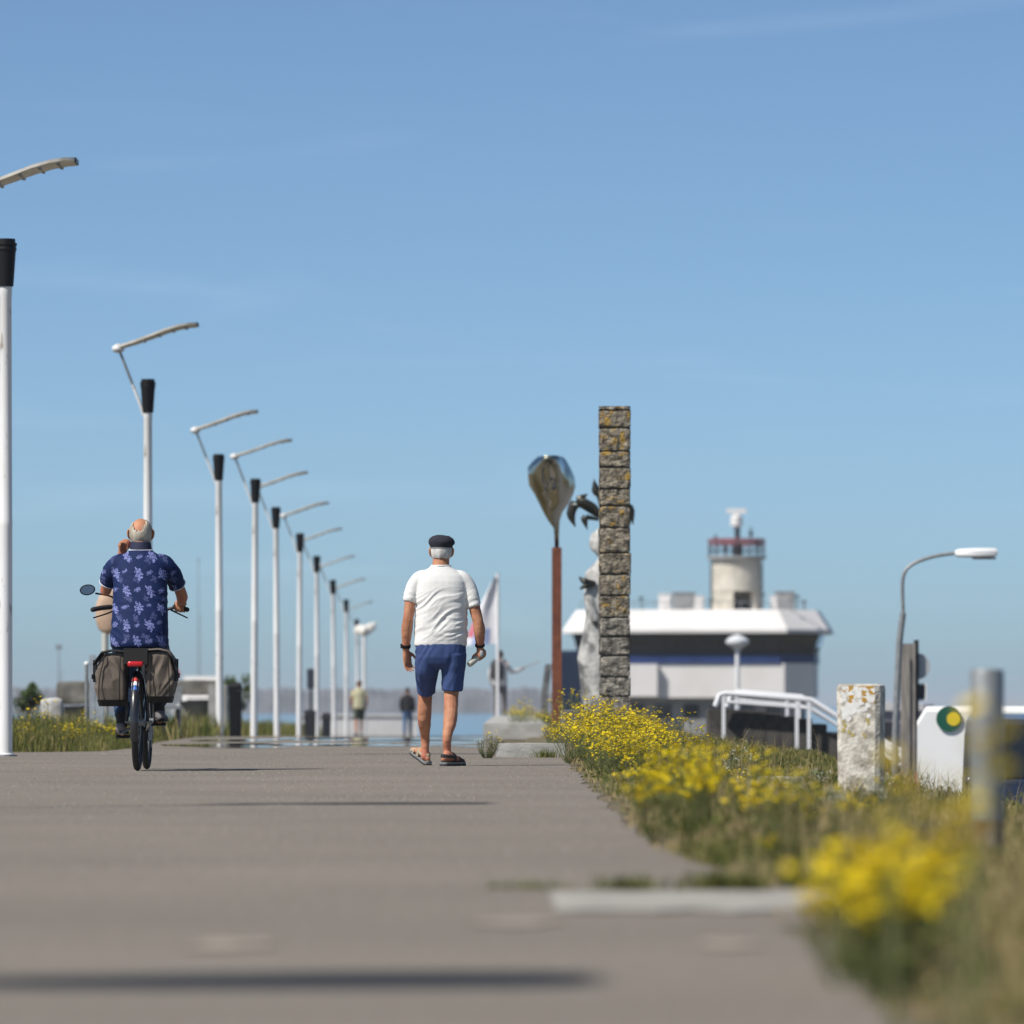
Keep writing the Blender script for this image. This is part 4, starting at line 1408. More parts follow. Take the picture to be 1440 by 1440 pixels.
def floral():
    """navy cloth printed with pale lilac leaf sprays"""
    m = bpy.data.materials.new('floral_print')
    m.use_nodes = True
    nt = m.node_tree
    N, Lk = nt.nodes, nt.links
    b = N['Principled BSDF']
    b.inputs['Roughness'].default_value = 0.75
    b.inputs['Specular IOR Level'].default_value = 0.2

    def mth(op, x, y=None, z=None):
        n = N.new('ShaderNodeMath')
        n.operation = op
        for i, v_ in enumerate((x, y, z)):
            if v_ is None:
                continue
            if isinstance(v_, (int, float)):
                n.inputs[i].default_value = v_
            else:
                Lk.new(v_, n.inputs[i])
        return n.outputs[0]
    tc = N.new('ShaderNodeTexCoord')
    sp = N.new('ShaderNodeSeparateXYZ')
    Lk.new(tc.outputs['Object'], sp.inputs[0])
    wob = N.new('ShaderNodeTexNoise')
    wob.inputs['Scale'].default_value = 7
    Lk.new(tc.outputs['Object'], wob.inputs['Vector'])
    ws = N.new('ShaderNodeSeparateColor')
    Lk.new(wob.outputs['Color'], ws.inputs[0])
    X = mth('ADD', sp.outputs['X'], mth('MULTIPLY', ws.outputs[0], 0.07))
    Z = mth('ADD', sp.outputs['Z'], mth('MULTIPLY', ws.outputs[1], 0.07))

    def motif(px, pz, ox, oz, size, petals, lean, elong):
        """repeat a leafy star on a px by pz grid, every second row moved half a step"""
        row = mth('FLOOR', mth('DIVIDE', mth('SUBTRACT', Z, oz), pz))
        sh = mth('MULTIPLY', mth('MODULO', mth('ABSOLUTE', row), 2.0), px * 0.5)
        u = mth('SUBTRACT', mth('FRACT', mth('DIVIDE', mth('ADD', mth('SUBTRACT', X, ox), sh), px)), 0.5)
        w = mth('SUBTRACT', mth('FRACT', mth('DIVIDE', mth('SUBTRACT', Z, oz), pz)), 0.5)
        u, w = mth('MULTIPLY', u, px), mth('MULTIPLY', w, pz)
        u2 = mth('ADD', u, mth('MULTIPLY', w, lean))
        r = mth('SQRT', mth('ADD', mth('POWER', u2, 2.0), mth('POWER', mth('DIVIDE', w, elong), 2.0)))
        an = mth('ARCTAN2', w, u2)
        nz = N.new('ShaderNodeTexNoise')
        nz.inputs['Scale'].default_value = 95
        nz.inputs['Detail'].default_value = 4
        Lk.new(tc.outputs['Object'], nz.inputs['Vector'])
        pet = mth('POWER', mth('ABSOLUTE', mth('SINE', mth('ADD', mth('MULTIPLY', an, petals), mth('MULTIPLY', r, 40.0)))), 0.7)
        lim = mth('MULTIPLY', mth('ADD', mth('MULTIPLY', pet, 0.75), mth('MULTIPLY', mth('SUBTRACT', nz.outputs['Fac'], 0.2), 1.3)), size)
        inside = mth('LESS_THAN', r, lim)
        vein = mth('GREATER_THAN', nz.outputs['Fac'], 0.5)
        return mth('MULTIPLY', inside, mth('ADD', mth('MULTIPLY', vein, 0.65), 0.35))
    a1 = motif(0.17, 0.125, 0.03, 0.02, 0.025, 3.5, 0.35, 1.6)
    a2 = motif(0.17, 0.125, 0.105, 0.03, 0.019, 4.5, -0.5, 0.8)
    a3 = mth('MULTIPLY', motif(0.13, 0.14, 0.02, 0.09, 0.022, 2.0, 0.2, 1.2), 0.30)
    f = mth('MINIMUM', mth('MAXIMUM', mth('MAXIMUM', a1, mth('MULTIPLY', a2, 0.8)), a3), 1.0)
    mx = N.new('ShaderNodeMix')
    mx.data_type = 'RGBA'
    Lk.new(f, mx.inputs['Factor'])
    cs = [i for i in mx.inputs if i.type == 'RGBA']
    cs[0].default_value = (0.007, 0.018, 0.075, 1)
    cs[1].default_value = (0.21, 0.235, 0.49, 1)
    Lk.new([o for o in mx.outputs if o.type == 'RGBA'][0], b.inputs['Base Color'])
    return m


jeans = M('jeans', (0.022, 0.055, 0.12), (0.016, 0.04, 0.09), scale=14, rough=0.85, bump=0.3, bscale=60)
navy_trim = M('navy_trim', (0.010, 0.014, 0.045), rough=0.8)
white_trim = M('white_trim', (0.75, 0.75, 0.78), rough=0.8)
shoe_grey = M('shoe_grey', (0.26, 0.24, 0.25), (0.12, 0.11, 0.12), scale=22, rough=0.8)
sole_m = M('sole_dark', (0.03, 0.03, 0.032), rough=0.8)

# ---- bicycle
BX, BY = -2.69, 43.4
bike = thing('bicycle', 'dark city bicycle with rear rack, red rear light and handlebar mirror ridden away', 'bicycle', (BX, BY, 0))
frame_m = M('bike_frame', (0.02, 0.02, 0.022), rough=0.3, coat=0.5)
WR = 0.325
for wy, nm in ((0.0, 'rear'), (1.12, 'front')):
    w = thing('wheel', None, None, (0, wy, 0.35))
    w.parent = bike
    circ = lambda r, n=40: [(0, r * math.sin(2 * math.pi * k / n), r * math.cos(2 * math.pi * k / n)) for k in range(n)]
    m = MB()
    m.tube(circ(WR, 48), 0.025, seg=10, ref=(1, 0, 0), closed=True)
    m.build('tyre', tyre, w, True)
    m = MB()
    m.tube(circ(WR - 0.03, 48), [(0.012, 0.008)] * 48, seg=8, ref=(1, 0, 0), closed=True)
    m.build('rim', dark_steel, w, True)
    m = MB()
    m.tube([(-0.05, 0, 0), (0.05, 0, 0)], 0.028, seg=12, ref=(0, 1, 0))
    m.tube([(-0.09, 0, 0), (0.09, 0, 0)], 0.008, seg=8, ref=(0, 1, 0))
    m.build('hub', galv, w, True)
    m = MB()
    for k in range(28):
        a = 2 * math.pi * k / 28
        sx_ = 0.03 if k % 2 else -0.03
        m.tube([(sx_, 0.02 * math.sin(a), 0.02 * math.cos(a)), (0, (WR - 0.035) * math.sin(a), (WR - 0.035) * math.cos(a))], 0.0013, seg=4)
    m.build('spokes', galv, w)
m = MB()
bb, seat, headt = (0, 0.46, 0.29), (0, 0.27, 0.80), (0, 0.93, 0.95)
m.tube([bb, seat, (0, 0.25, 0.86)], [0.019, 0.018, 0.018], 10)
m.tube([bb, (0, 0.62, 0.42), (0, 0.90, 0.70)], 0.024, 10, 3)
m.tube([(0, 0.40, 0.46), (0, 0.66, 0.60), (0, 0.92, 0.82)], 0.02, 10, 3)
m.tube([(0, 0.965, 0.66), (0, 0.91, 0.98)], 0.022, 10)
for sd in (-1, 1):
    m.tube([(sd * 0.075, 0, 0.35), (sd * 0.045, 0.40, 0.30), (sd * 0.02, 0.46, 0.29)], 0.010, 8, 2)
    m.tube([(sd * 0.075, 0, 0.35), (sd * 0.03, 0.23, 0.66)], 0.008, 8)
    m.tube([(sd * 0.06, 1.12, 0.35), (sd * 0.055, 1.0, 0.66), (0, 0.97, 0.70)], 0.014, 8, 2)
m.build('frame', frame_m, bike, True)
m = MB()
m.tube([(0, 0.25, 0.86), (0, 0.243, 0.90)], 0.014, 8)
m.torso([(0, 0.25, 0.895, 0.03, 0.10), (0, 0.235, 0.915, 0.11, 0.15), (0, 0.23, 0.94, 0.115, 0.15), (0, 0.23, 0.955, 0.07, 0.11)], p=2.2)
m.build('saddle', black_plastic, bike, True)
# mudguards
for cy, a0, a1, nm in ((0.0, -112, 62, 'mudguard'), (1.12, -80, 40, 'mudguard')):
    m = MB()
    rs = []
    for k in range(22):
        a = R(a0 + (a1 - a0) * k / 21) * (1 if cy == 0 else -1)
        rr = WR + 0.045
        c_ = Vector((0, cy + rr * math.sin(a), 0.35 + rr * math.cos(a)))
        rad_ = Vector((0, math.sin(a), math.cos(a)))
        rs.append([c_ + Vector((x, 0, 0)) - rad_ * dz for x, dz in ((-0.031, 0.022), (-0.022, 0.004), (0, 0), (0.022, 0.004), (0.031, 0.022), (0.027, 0.024), (0.019, 0.008), (0, 0.004), (-0.019, 0.008), (-0.027, 0.024))])
    m.rings(rs)
    g = m.build(nm, frame_m, bike, True, 60)
    if cy == 0:
        m = MB()
        for k, (mt_, z0, z1) in enumerate(()):
            pass
        for nm2, mt2, da in (('red_stripe', M('stripe_red', (0.6, 0.05, 0.05), rough=0.5), -34), ('white_stripe', M('stripe_white', (0.8, 0.8, 0.8), rough=0.5), -41), ('blue_stripe', M('stripe_blue', (0.05, 0.16, 0.5), rough=0.5), -48)):
            m = MB()
            rs = []
            for k in range(4):
                a = R(da + 3.3 - 2.2 * k)
                rr = WR + 0.0475
                c_ = Vector((0, rr * math.sin(a), 0.35 + rr * math.cos(a)))
                rad_ = Vector((0, math.sin(a), math.cos(a)))
                rs.append([c_ + Vector((x, 0, 0)) - rad_ * dz for x, dz in ((-0.026, 0.012), (0, 0), (0.026, 0.012), (0, 0.0022))])
            m.rings(rs)
            m.build(nm2, mt2, g)
m = MB()
for sd in (-1, 1):
    m.tube([(sd * 0.06, -0.20, 0.80), (sd * 0.06, 0.22, 0.80)], 0.007, 6)
    m.tube([(sd * 0.08, 0.0, 0.36), (sd * 0.065, -0.10, 0.80)], 0.006, 6)
    m.tube([(sd * 0.08, 0.0, 0.36), (sd * 0.065, 0.12, 0.80)], 0.006, 6)
for yy in (-0.20, -0.05, 0.1, 0.22):
    m.tube([(-0.06, yy, 0.80), (0.06, yy, 0.80)], 0.006, 6)
rack = m.build('rack', dark_steel, bike, True)
m = MB()
m.box((0, -0.20, 0.82), (0.17, 0.04, 0.11))
m.box((0, 0.0, 0.83), (0.13, 0.36, 0.07))
m.build('battery', M('battery_black', (0.012, 0.012, 0.012), rough=0.8), rack)
m = MB()
m.torso([(0, -0.228, 0.748, 0.05, 0.016), (0, -0.228, 0.756, 0.056, 0.022), (0, -0.228, 0.776, 0.056, 0.022), (0, -0.228, 0.784, 0.05, 0.016)], p=4)
m.build('rear_light', M('rear_light_red', (0.55, 0.015, 0.02), rough=0.25), rack, True)
m = MB()
m.tube([(-0.35, 0.80, 1.175), (-0.24, 0.86, 1.19), (-0.08, 0.905, 1.15), (0, 0.91, 1.12), (0.08, 0.905, 1.15), (0.24, 0.86, 1.19), (0.30, 0.80, 1.175)], 0.011, 8, 4, ref=(0, 0, 1))
m.tube([(0, 0.91, 0.96), (0, 0.91, 1.13)], 0.014, 8)
hb_ = m.build('handlebar', black_plastic, bike, True)
for x0, x1 in ((-0.375, -0.25), (0.315, 0.22)):
    m = MB()
    sgn = -1 if x0 < 0 else 1
    m.tube([(x0, 0.785, 1.17), ((x0 + x1) / 2, 0.82, 1.183), (x1, 0.855, 1.19)], 0.018, 10, 2, ref=(0, 0, 1), round_ends=True)
    m.build('grip', tyre, hb_, True)
    m = MB()
    m.tube([(x1 + sgn * -0.03, 0.89, 1.17), (x1 + sgn * 0.02, 0.89, 1.145), (x0, 0.84, 1.11)], [0.007, 0.006, 0.005], 6, 2, ref=(0, 0, 1))
    m.build('brake_lever', black_plastic, hb_, True)
m = MB()
m.tube([(-0.19, 0.87, 1.2), (-0.24, 0.86, 1.265), (-0.36, 0.84, 1.29)], 0.007, 6, 3)
ms = m.build('mirror_stem', black_plastic, hb_, True)
m = MB()
m.tube([(-0.415, 0.835, 1.315), (-0.415, 0.815, 1.315)], [(0.055, 0.036), (0.058, 0.040)], 20, ref=(1, 0, 0.15))
m.build('mirror_shell', black_plastic, ms, True)
m = MB()
m.tube([(-0.415, 0.8145, 1.315), (-0.415, 0.8115, 1.315)], [(0.049, 0.032), (0.049, 0.032)], 20, ref=(1, 0, 0.15))
o = m.build('mirror_glass', M('mirror_glass', (0.14, 0.17, 0.24), rough=0.03, metal=1.0), ms)
m = MB()
m.tube([(-0.06, 0.46, 0.29), (0.06, 0.46, 0.29)], 0.02, 10, ref=(0, 1, 0))
m.tube([(0.05, 0.46, 0.29), (0.056, 0.46, 0.29)], 0.085, 20, ref=(0, 1, 0))
for sd, py_, pz_ in ((-1, 0.30, 0.245), (1, 0.62, 0.335)):
    m.tube([(sd * 0.065, 0.46, 0.29), (sd * 0.075, py_, pz_)], [(0.008, 0.013)] * 2, 8)
cr_ = m.build('crankset', dark_steel, bike, True)
for sd, py_, pz_ in ((-1, 0.30, 0.245), (1, 0.62, 0.335)):
    m = MB()
    m.box((sd * 0.125, py_, pz_), (0.09, 0.085, 0.026))
    m.build('pedal', black_plastic, cr_)
m = MB()
m.box((0.095, 0.02, 0.27), (0.018, 0.05, 0.10))
m.tube([(0.095, 0.02, 0.235), (0.101, 0.02, 0.235)], 0.026, 12, ref=(0, 1, 0))
m.tube([(0.095, 0.05, 0.19), (0.101, 0.05, 0.19)], 0.026, 12, ref=(0, 1, 0))
m.tube([(0.085, 0.0, 0.35), (0.11, 0.0, 0.35)], 0.012, 8, ref=(0, 1, 0))
m.build('derailleur', galv, bike)
m = MB()
m.tube([(-0.05, 0.12, 0.31), (-0.10, 0.02, 0.28), (-0.11, -0.03, 0.265)], 0.010, 8)
m.build('kickstand', galv, bike)

# ---- panniers
bag_m = M('pannier_cloth', (0.150, 0.120, 0.094), (0.120, 0.096, 0.076), scale=8, rough=0.85, bump=0.25, bscale=120)
bag_d = M('pannier_dark', (0.014, 0.013, 0.013), rough=0.8)
pan = thing('pannier_bags', 'pair of brown grey cloth pannier bags hung over the bicycle rack', 'bag', (BX, BY, 0))


def pannier(sd):
    xi, xo = (0.075, 0.255) if sd > 0 else (0.085, 0.275)
    b0, b1 = (0.50, 0.855) if sd > 0 else (0.475, 0.845)
    m = MB()
    rs = []
    prof = [(b0, 0.80, 0.80), (b0 + 0.02, 0.95, 0.95), (b0 + 0.12, 1.04, 1.0), (b0 + 0.24, 1.0, 1.0), (b1 - 0.03, 0.86 if sd < 0 else 0.95, 1.0), (b1, 0.68 if sd < 0 else 0.85, 0.94)]
    n = 9
    for z, f, g in prof:
        xo_ = xi + (xo - xi) * f
        y0, y1 = -0.20 * g + 0.02, 0.17 * g
        ring = []
        for k in range(n):
            ring.append((xi + (xo_ - xi) * k / (n - 1), y0 - 0.012 * math.sin(math.pi * k / (n - 1)) * g, z))
        for k in range(1, n):
            ring.append((xo_ + 0.012 * math.sin(math.pi * k / n), y0 + (y1 - y0) * k / (n - 1), z))
        for k in range(1, n):
            ring.append((xo_ + (xi - xo_) * k / (n - 1), y1, z))
        for k in range(1, n - 1):
            ring.append((xi, y1 + (y0 - y1) * k / (n - 1), z))
        rs.append([Vector((sd * a, b_, c_)) for a, b_, c_ in (ring if sd > 0 else ring)])
    m.rings(rs if sd > 0 else [list(reversed(r_)) for r_ in rs])
    me = fuse(m, bag_m, 0.0065, 4)
    displace(me, folds((sd * 0.5, 0, 1), (1, 0, -0.45 * sd), 0.013, 5.0 + sd, b0 + 0.02, b1, 0.1))
    bag = obj('bag', me, pan, True, 180)
    bag['label'] = 'bag over the sunlit side with a deep crease' if sd < 0 else 'bag with a loose flap on its outer side'
    # bottom panel, seams, flap, buckles
    xm = (xi + xo) / 2
    m = MB()
    m.torso([(sd * xm, -0.008, b0 - 0.012, (xo - xi) * 0.47, 0.175), (sd * xm, -0.008, b0 + 0.035, (xo - xi) * 0.535, 0.205)], p=6)
    m.build('base_panel', bag_d, bag, True)
    m = MB()
    for fx in (0.16, 0.93):
        m.tube([(sd * (xi + (xo - xi) * fx), -0.204, b0 + 0.03), (sd * (xi + (xo - xi) * (fx * 0.98)), -0.214, b0 + 0.18), (sd * (xi + (xo - xi) * fx * (0.75 if sd < 0 else 0.92)), -0.204, b1 - 0.01)], 0.004, 6, 3)
    m.build('piping', bag_d, bag, True)
    m = MB()
    top = [(0.0, b1 + 0.012), (0.5, b1 + 0.018), (0.85, b1 + 0.004), (1.06, b1 - 0.05), (1.17, b1 - 0.13 if sd > 0 else b1 - 0.08)]
    rs = []
    for f, z in top:
        x = sd * (xi + (xo - xi) * f)
        rs.append([(x, -0.205, z - 0.004), (x, -0.19, z + 0.007), (x, 0.17, z + 0.007), (x, 0.18, z - 0.004)] if sd > 0 else [(x, 0.18, z - 0.004), (x, 0.17, z + 0.007), (x, -0.19, z + 0.007), (x, -0.205, z - 0.004)])
    m.rings(rs)
    m.build('flap', bag_m if sd > 0 else bag_d, bag, True, 60)
    for yy in (-0.12, 0.1):
        m = MB()
        m.box((sd * (xo + 0.028), yy, b1 - 0.13), (0.012, 0.03, 0.16))
        m.box((sd * (xo + 0.036), yy, b1 - 0.17), (0.016, 0.042, 0.035))
        m.build('buckle_strap', black_plastic, bag)


pannier(-1)
pannier(1)
m = MB()
m.box((0, -0.0, 0.874), (0.17, 0.33, 0.012))
m.build('bridge', bag_d, pan)

# ---- rider
rider = thing('person', 'cyclist in navy floral polo shirt and jeans, one hand raised to his face', 'person', (BX, BY, 0))
m = MB()
HC = (-0.005, 0.50, 1.722)
head(m, HC, 1.0)
m.tube([(0, 0.42, 1.55), (-0.003, 0.455, 1.62), (-0.005, 0.48, 1.67)], [(0.064, 0.066), (0.060, 0.062), (0.062, 0.066)], 14, 3, round_ends=True)
# trunk under the clothes
m.torso([(0, 0.25, 0.95, 0.15, 0.12), (0, 0.27, 1.05, 0.17, 0.12), (0, 0.34, 1.3, 0.165, 0.115), (0, 0.40, 1.5, 0.15, 0.09), (0, 0.42, 1.56, 0.08, 0.07)])
# left arm up to the face
m.tube([(-0.165, 0.41, 1.47), (-0.213, 0.43, 1.42), (-0.262, 0.52, 1.305)], [0.05, 0.05, 0.041], 12, 3, round_ends=True)
m.tube([(-0.262, 0.52, 1.305), (-0.235, 0.60, 1.40), (-0.15, 0.585, 1.565)], [0.042, 0.043, 0.029], 12, 4, round_ends=True)
m.tube([(-0.15, 0.585, 1.575), (-0.14, 0.575, 1.605)], [(0.03, 0.03), (0.034, 0.034)], 10, 2, round_ends=True)
fist(m, (-0.122, 0.565, 1.628), (0.25, 0.9, 0.3), (-0.75, -0.1, 0.5), 1.0)
# right arm down to the grip
m.tube([(0.165, 0.41, 1.47), (0.216, 0.45, 1.42), (0.272, 0.56, 1.315)], [0.05, 0.05, 0.041], 12, 3, round_ends=True)
m.tube([(0.272, 0.56, 1.315), (0.285, 0.66, 1.26), (0.272, 0.765, 1.222)], [0.042, 0.043, 0.029], 12, 4, round_ends=True)
m.tube([(0.272, 0.765, 1.222), (0.268, 0.81, 1.213)], [(0.03, 0.024), (0.036, 0.026)], 10, 2, round_ends=True)
fist(m, (0.268, 0.822, 1.183), (0.95, -0.4, -0.1), (0, 0.1, 1), 1.0)
# legs inside the jeans
for sd, kn, an in ((-1, (-0.13, 0.61, 0.63), (-0.125, 0.225, 0.335)), (1, (0.13, 0.69, 0.80), (0.125, 0.55, 0.42))):
    m.tube([(sd * 0.09, 0.27, 0.95), kn], [0.07, 0.05], 12, 3, round_ends=True)
    m.tube([kn, ((kn[0] + an[0]) / 2, (kn[1] + an[1]) / 2 - 0.02, (kn[2] + an[2]) / 2), an, (an[0], an[1] + 0.02, an[2] - 0.05)], [0.05, 0.05, 0.034, 0.034], 12, 3, round_ends=True)
me = fuse(m, skin, 0.0052, 3)
obj('body', me, rider, True, 180)
eyes(rider, HC)
# hair: a ring round the bald crown
m = MB()
m.sphere((HC[0], HC[1] - 0.004, HC[2] - 0.002), (0.0845, 0.105, 0.108), 110, 90)
keep, vs = [], m.v
for f in m.f:
    c_ = sum((Vector(vs[i]) for i in f), Vector()) / len(f) - Vector(HC)
    ear = abs(c_.x) > 0.055 and -0.035 < c_.y < 0.03 and c_.z < -0.0
    crown = math.hypot((c_.x + 0.008) / 0.050, (c_.z - 0.082) / 0.072) < 1 + 0.35 * noise.noise(Vector((c_.x * 160, c_.y * 30, c_.z * 25)))
    if c_.y < 0.045 and not ear and not crown and c_.z > -0.078 and not (c_.z > 0.03 and c_.y > 0.02):
        keep.append(f)
m.f, m.mi = keep, [0] * len(keep)
me = m.mesh('hair', M('hair_grey', (0.52, 0.47, 0.38), (0.36, 0.31, 0.24), scale=26, rough=0.6, bump=0.8, bscale=80, stretch=(1, 1, 0.25)))
o = obj('hair', me, rider, True, 180)
so = o.modifiers.new('thick', 'SOLIDIFY')
so.thickness = 0.012
so.offset = -0.6
# glasses temple
m = MB()
m.tube([(0.083, 0.45, 1.735), (0.086, 0.50, 1.742), (0.078, 0.58, 1.742)], 0.004, 6)
m.tube([(-0.095, 0.45, 1.735), (-0.096, 0.50, 1.742), (-0.088, 0.58, 1.742)], 0.004, 6)
m.build('glasses', black_plastic, rider)
# polo shirt
shirt_m = floral()
m = MB()
m.torso([(0.0, 0.235, 0.885, 0.205, 0.155), (0.0, 0.235, 0.92, 0.212, 0.162), (0.0, 0.25, 1.02, 0.205, 0.155), (0.002, 0.285, 1.14, 0.198, 0.148), (0.002, 0.325, 1.26, 0.196, 0.14), (0.0, 0.365, 1.38, 0.195, 0.132),
         (0.0, 0.39, 1.46, 0.195, 0.122), (0.0, 0.405, 1.52, 0.178, 0.105), (0, 0.415, 1.56, 0.13, 0.09), (0, 0.425, 1.595, 0.08, 0.078)], p=2.3)
m.tube([(-0.115, 0.405, 1.505), (-0.165, 0.41, 1.487), (-0.212, 0.425, 1.435), (-0.245, 0.475, 1.352)], [0.07, 0.075, 0.070, 0.062], 16, 4)
m.tube([(0.115, 0.405, 1.505), (0.165, 0.41, 1.487), (0.216, 0.44, 1.43), (0.258, 0.525, 1.342)], [0.07, 0.075, 0.070, 0.061], 16, 4)
me = fuse(m, shirt_m, 0.0065, 12)
displace(me, folds((1, 0, -0.5), (0.45, 0, 1), 0.0045, 2.0, 0.87, 1.6, 0.1))
shirt = obj('shirt', me, rider, True, 180)
m = MB()
m.torso([(-0.001, 0.432, 1.575, 0.084, 0.082), (-0.002, 0.437, 1.612, 0.079, 0.079), (-0.004, 0.449, 1.652, 0.073, 0.075), (-0.004, 0.451, 1.655, 0.066, 0.066)], p=2)
m.build('collar', navy_trim, shirt, True)
m = MB()
m.tube([(0.0815 * math.cos(a), 0.432 + 0.0785 * math.sin(a), 1.596 + 0.006 * math.sin(a)) for a in [2 * math.pi * k / 28 for k in range(28)]], 0.0055, 6, ref=(0, 0, 1), closed=True)
m.build('collar_stripe', white_trim, shirt, True)
for c_, dr in (((-0.244, 0.473, 1.356), (-0.36, 0.5, -0.8)), ((0.257, 0.523, 1.345), (0.36, 0.65, -0.75))):
    d = Vector(dr).normalized()
    u = Vector((1, 0, 0)) - d * d.x
    u.normalize()
    w = d.cross(u)
    m = MB()
    m.tube([Vector(c_) + (u * math.cos(a) + w * math.sin(a)) * 0.0625 for a in [2 * math.pi * k / 26 for k in range(26)]], 0.0042, 6, ref=tuple(d), closed=True)
    m.build('cuff_stripe', white_trim, shirt, True)
# jeans
m = MB()
m.torso([(0, 0.26, 0.865, 0.17, 0.14), (0, 0.25, 0.93, 0.195, 0.15), (0, 0.25, 0.99, 0.19, 0.145)], p=2.3)
for sd, kn, an in ((-1, (-0.13, 0.61, 0.63), (-0.125, 0.225, 0.335)), (1, (0.13, 0.69, 0.80), (0.125, 0.55, 0.42))):
    an2 = (an[0], an[1] + 0.01, an[2] + 0.055)
    m.tube([(sd * 0.10, 0.27, 0.93), ((sd * 0.10 + kn[0]) / 2, (0.27 + kn[1]) / 2, (0.93 + kn[2]) / 2 + 0.01), kn], [0.105, 0.092, 0.072], 16, 3, round_ends=True)
    m.tube([kn, ((kn[0] + an[0]) / 2, (kn[1] + an[1]) / 2 - 0.02, (kn[2] + an[2]) / 2), an2], [0.072, 0.066, 0.052], 16, 3)
me = fuse(m, jeans, 0.008, 3)
displace(me, folds((1, 0, 0), (0, 0.3, 1), 0.004, 7.0))
obj('jeans', me, rider, True, 180)


def shoe(parent, heel, toe, upper_m, up=0.085):
    h, t_ = Vector(heel), Vector(toe)
    d = (t_ - h).normalized()
    sd = Vector((d.y, -d.x, 0)).normalized()
    upv = sd.cross(d)
    upv = upv if upv.z > 0 else -upv
    L_ = (t_ - h).length

    def ring(f, w, z0, z1, n=14):
        c_ = h + d * L_ * f
        out = []
        for k in range(n):
            a = 2 * math.pi * k / n
            ca, sa = math.cos(a), math.sin(a)
            out.append(c_ + sd * (w * math.copysign(abs(ca) ** 0.8, ca)) + upv * ((z0 + z1) / 2 + (z1 - z0) / 2 * math.copysign(abs(sa) ** 0.8, sa)))
        return out
    st_ = [(0.0, 0.020, 0.02, up * 0.75), (0.05, 0.033, 0.018, up * 0.98), (0.22, 0.037, 0.018, up), (0.4, 0.038, 0.018, up * 0.82), (0.6, 0.044, 0.016, up * 0.62), (0.8, 0.046, 0.016, up * 0.5), (0.94, 0.034, 0.016, up * 0.42), (1.0, 0.016, 0.02, up * 0.34)]
    m = MB()
    m.rings([ring(*q_) for q_ in st_])
    sh = m.build('shoe', upper_m, parent, True, 60)
    m = MB()
    m.rings([ring(f, w + 0.005, 0.0 if f < 0.9 else 0.006, 0.026) for f, w, _, _ in st_])
    m.build('sole', sole_m, sh, True, 60)
    return sh


shoe(rider, (-0.135, 0.155, 0.262), (-0.13, 0.425, 0.258), shoe_grey)
shoe(rider, (0.13, 0.475, 0.352), (0.14, 0.745, 0.348), shoe_grey)
m = MB()
m.tube([(-0.125, 0.215, 0.415), (-0.125, 0.21, 0.315)], [0.041, 0.04], 12)
m.build('sock', bag_d, rider, True)
m = MB()
m.tube([(0.125, 0.545, 0.50), (0.125, 0.53, 0.40)], [0.041, 0.04], 12)
m.build('sock', bag_d, rider, True)

# ---- walking man
WX, WY = -0.552, 46.9
man = thing('person', 'walking man in white t-shirt, blue shorts and flat cap seen from behind', 'person', (WX, WY, 0))
m = MB()
HM = (0.004, 0.03, 1.668)
head(m, HM, 0.98)
m.tube([(0.0, -0.005, 1.50), (0.0, 0.0, 1.56), (0.002, 0.02, 1.62)], [(0.075, 0.07), (0.066, 0.066), (0.064, 0.07)], 14, 3, round_ends=True)
m.torso([(0, 0, 0.85, 0.16, 0.11), (0, 0.01, 1.0, 0.17, 0.11), (0, 0.0, 1.3, 0.17, 0.10), (0, -0.005, 1.46, 0.15, 0.08), (0, 0, 1.53, 0.08, 0.07)])
# left arm
m.tube([(-0.175, 0, 1.41), (-0.226, -0.015, 1.33), (-0.252, -0.035, 1.14)], [0.047, 0.047, 0.041], 14, 4, round_ends=True)
m.tube([(-0.252, -0.035, 1.14), (-0.263, -0.02, 1.06), (-0.272, 0.015, 0.905)], [0.041, 0.044, 0.029], 14, 4, round_ends=True)
hand(m, (-0.272, 0.017, 0.900), (0.14, 0.06, -1), (0.75, 0.65, 0.1), (0.75, -0.6, 0.05), 1, 1.0, 0.05)
# right arm holding the roll
m.tube([(0.18, 0, 1.40), (0.236, -0.01, 1.31), (0.288, -0.03, 1.125)], [0.047, 0.048, 0.042], 14, 4, round_ends=True)
m.tube([(0.288, -0.03, 1.125), (0.300, -0.02, 1.05), (0.303, 0.03, 0.925)], [0.042, 0.045, 0.030], 14, 4, round_ends=True)
m.tube([(0.303, 0.03, 0.925), (0.302, 0.035, 0.885)], [(0.026, 0.034), (0.026, 0.04)], 12, 2, round_ends=True)
RC = Vector((0.292, 0.02, 0.846))
RA = Vector((-0.62, -0.55, -0.52)).normalized()
fist(m, RC, RA, (0.55, -0.25, 0.75), 1.05)
# legs
lk, la = (-0.122, 0.235, 0.54), (-0.128, 0.405, 0.135)
rk, ra = (0.080, 0.020, 0.525), (0.050, -0.14, 0.125)
for sd, kn, an, cv in ((-1, lk, la, (-0.132, 0.262, 0.37)), (1, rk, ra, (0.074, -0.085, 0.36))):
    m.tube([(sd * 0.09, 0.0, 0.88), ((sd * 0.09 + kn[0]) / 2, kn[1] * 0.55, 0.70), (kn[0], kn[1], kn[2] + 0.03)], [0.085, 0.075, 0.056], 14, 4, round_ends=True)
    m.tube([(kn[0], kn[1], kn[2] + 0.03), cv, (an[0], an[1] - 0.012, an[2] + 0.10), an, (an[0], an[1] - 0.005, 0.07)], [0.056, 0.0545, 0.037, 0.031, 0.034], 14, 4, round_ends=True)


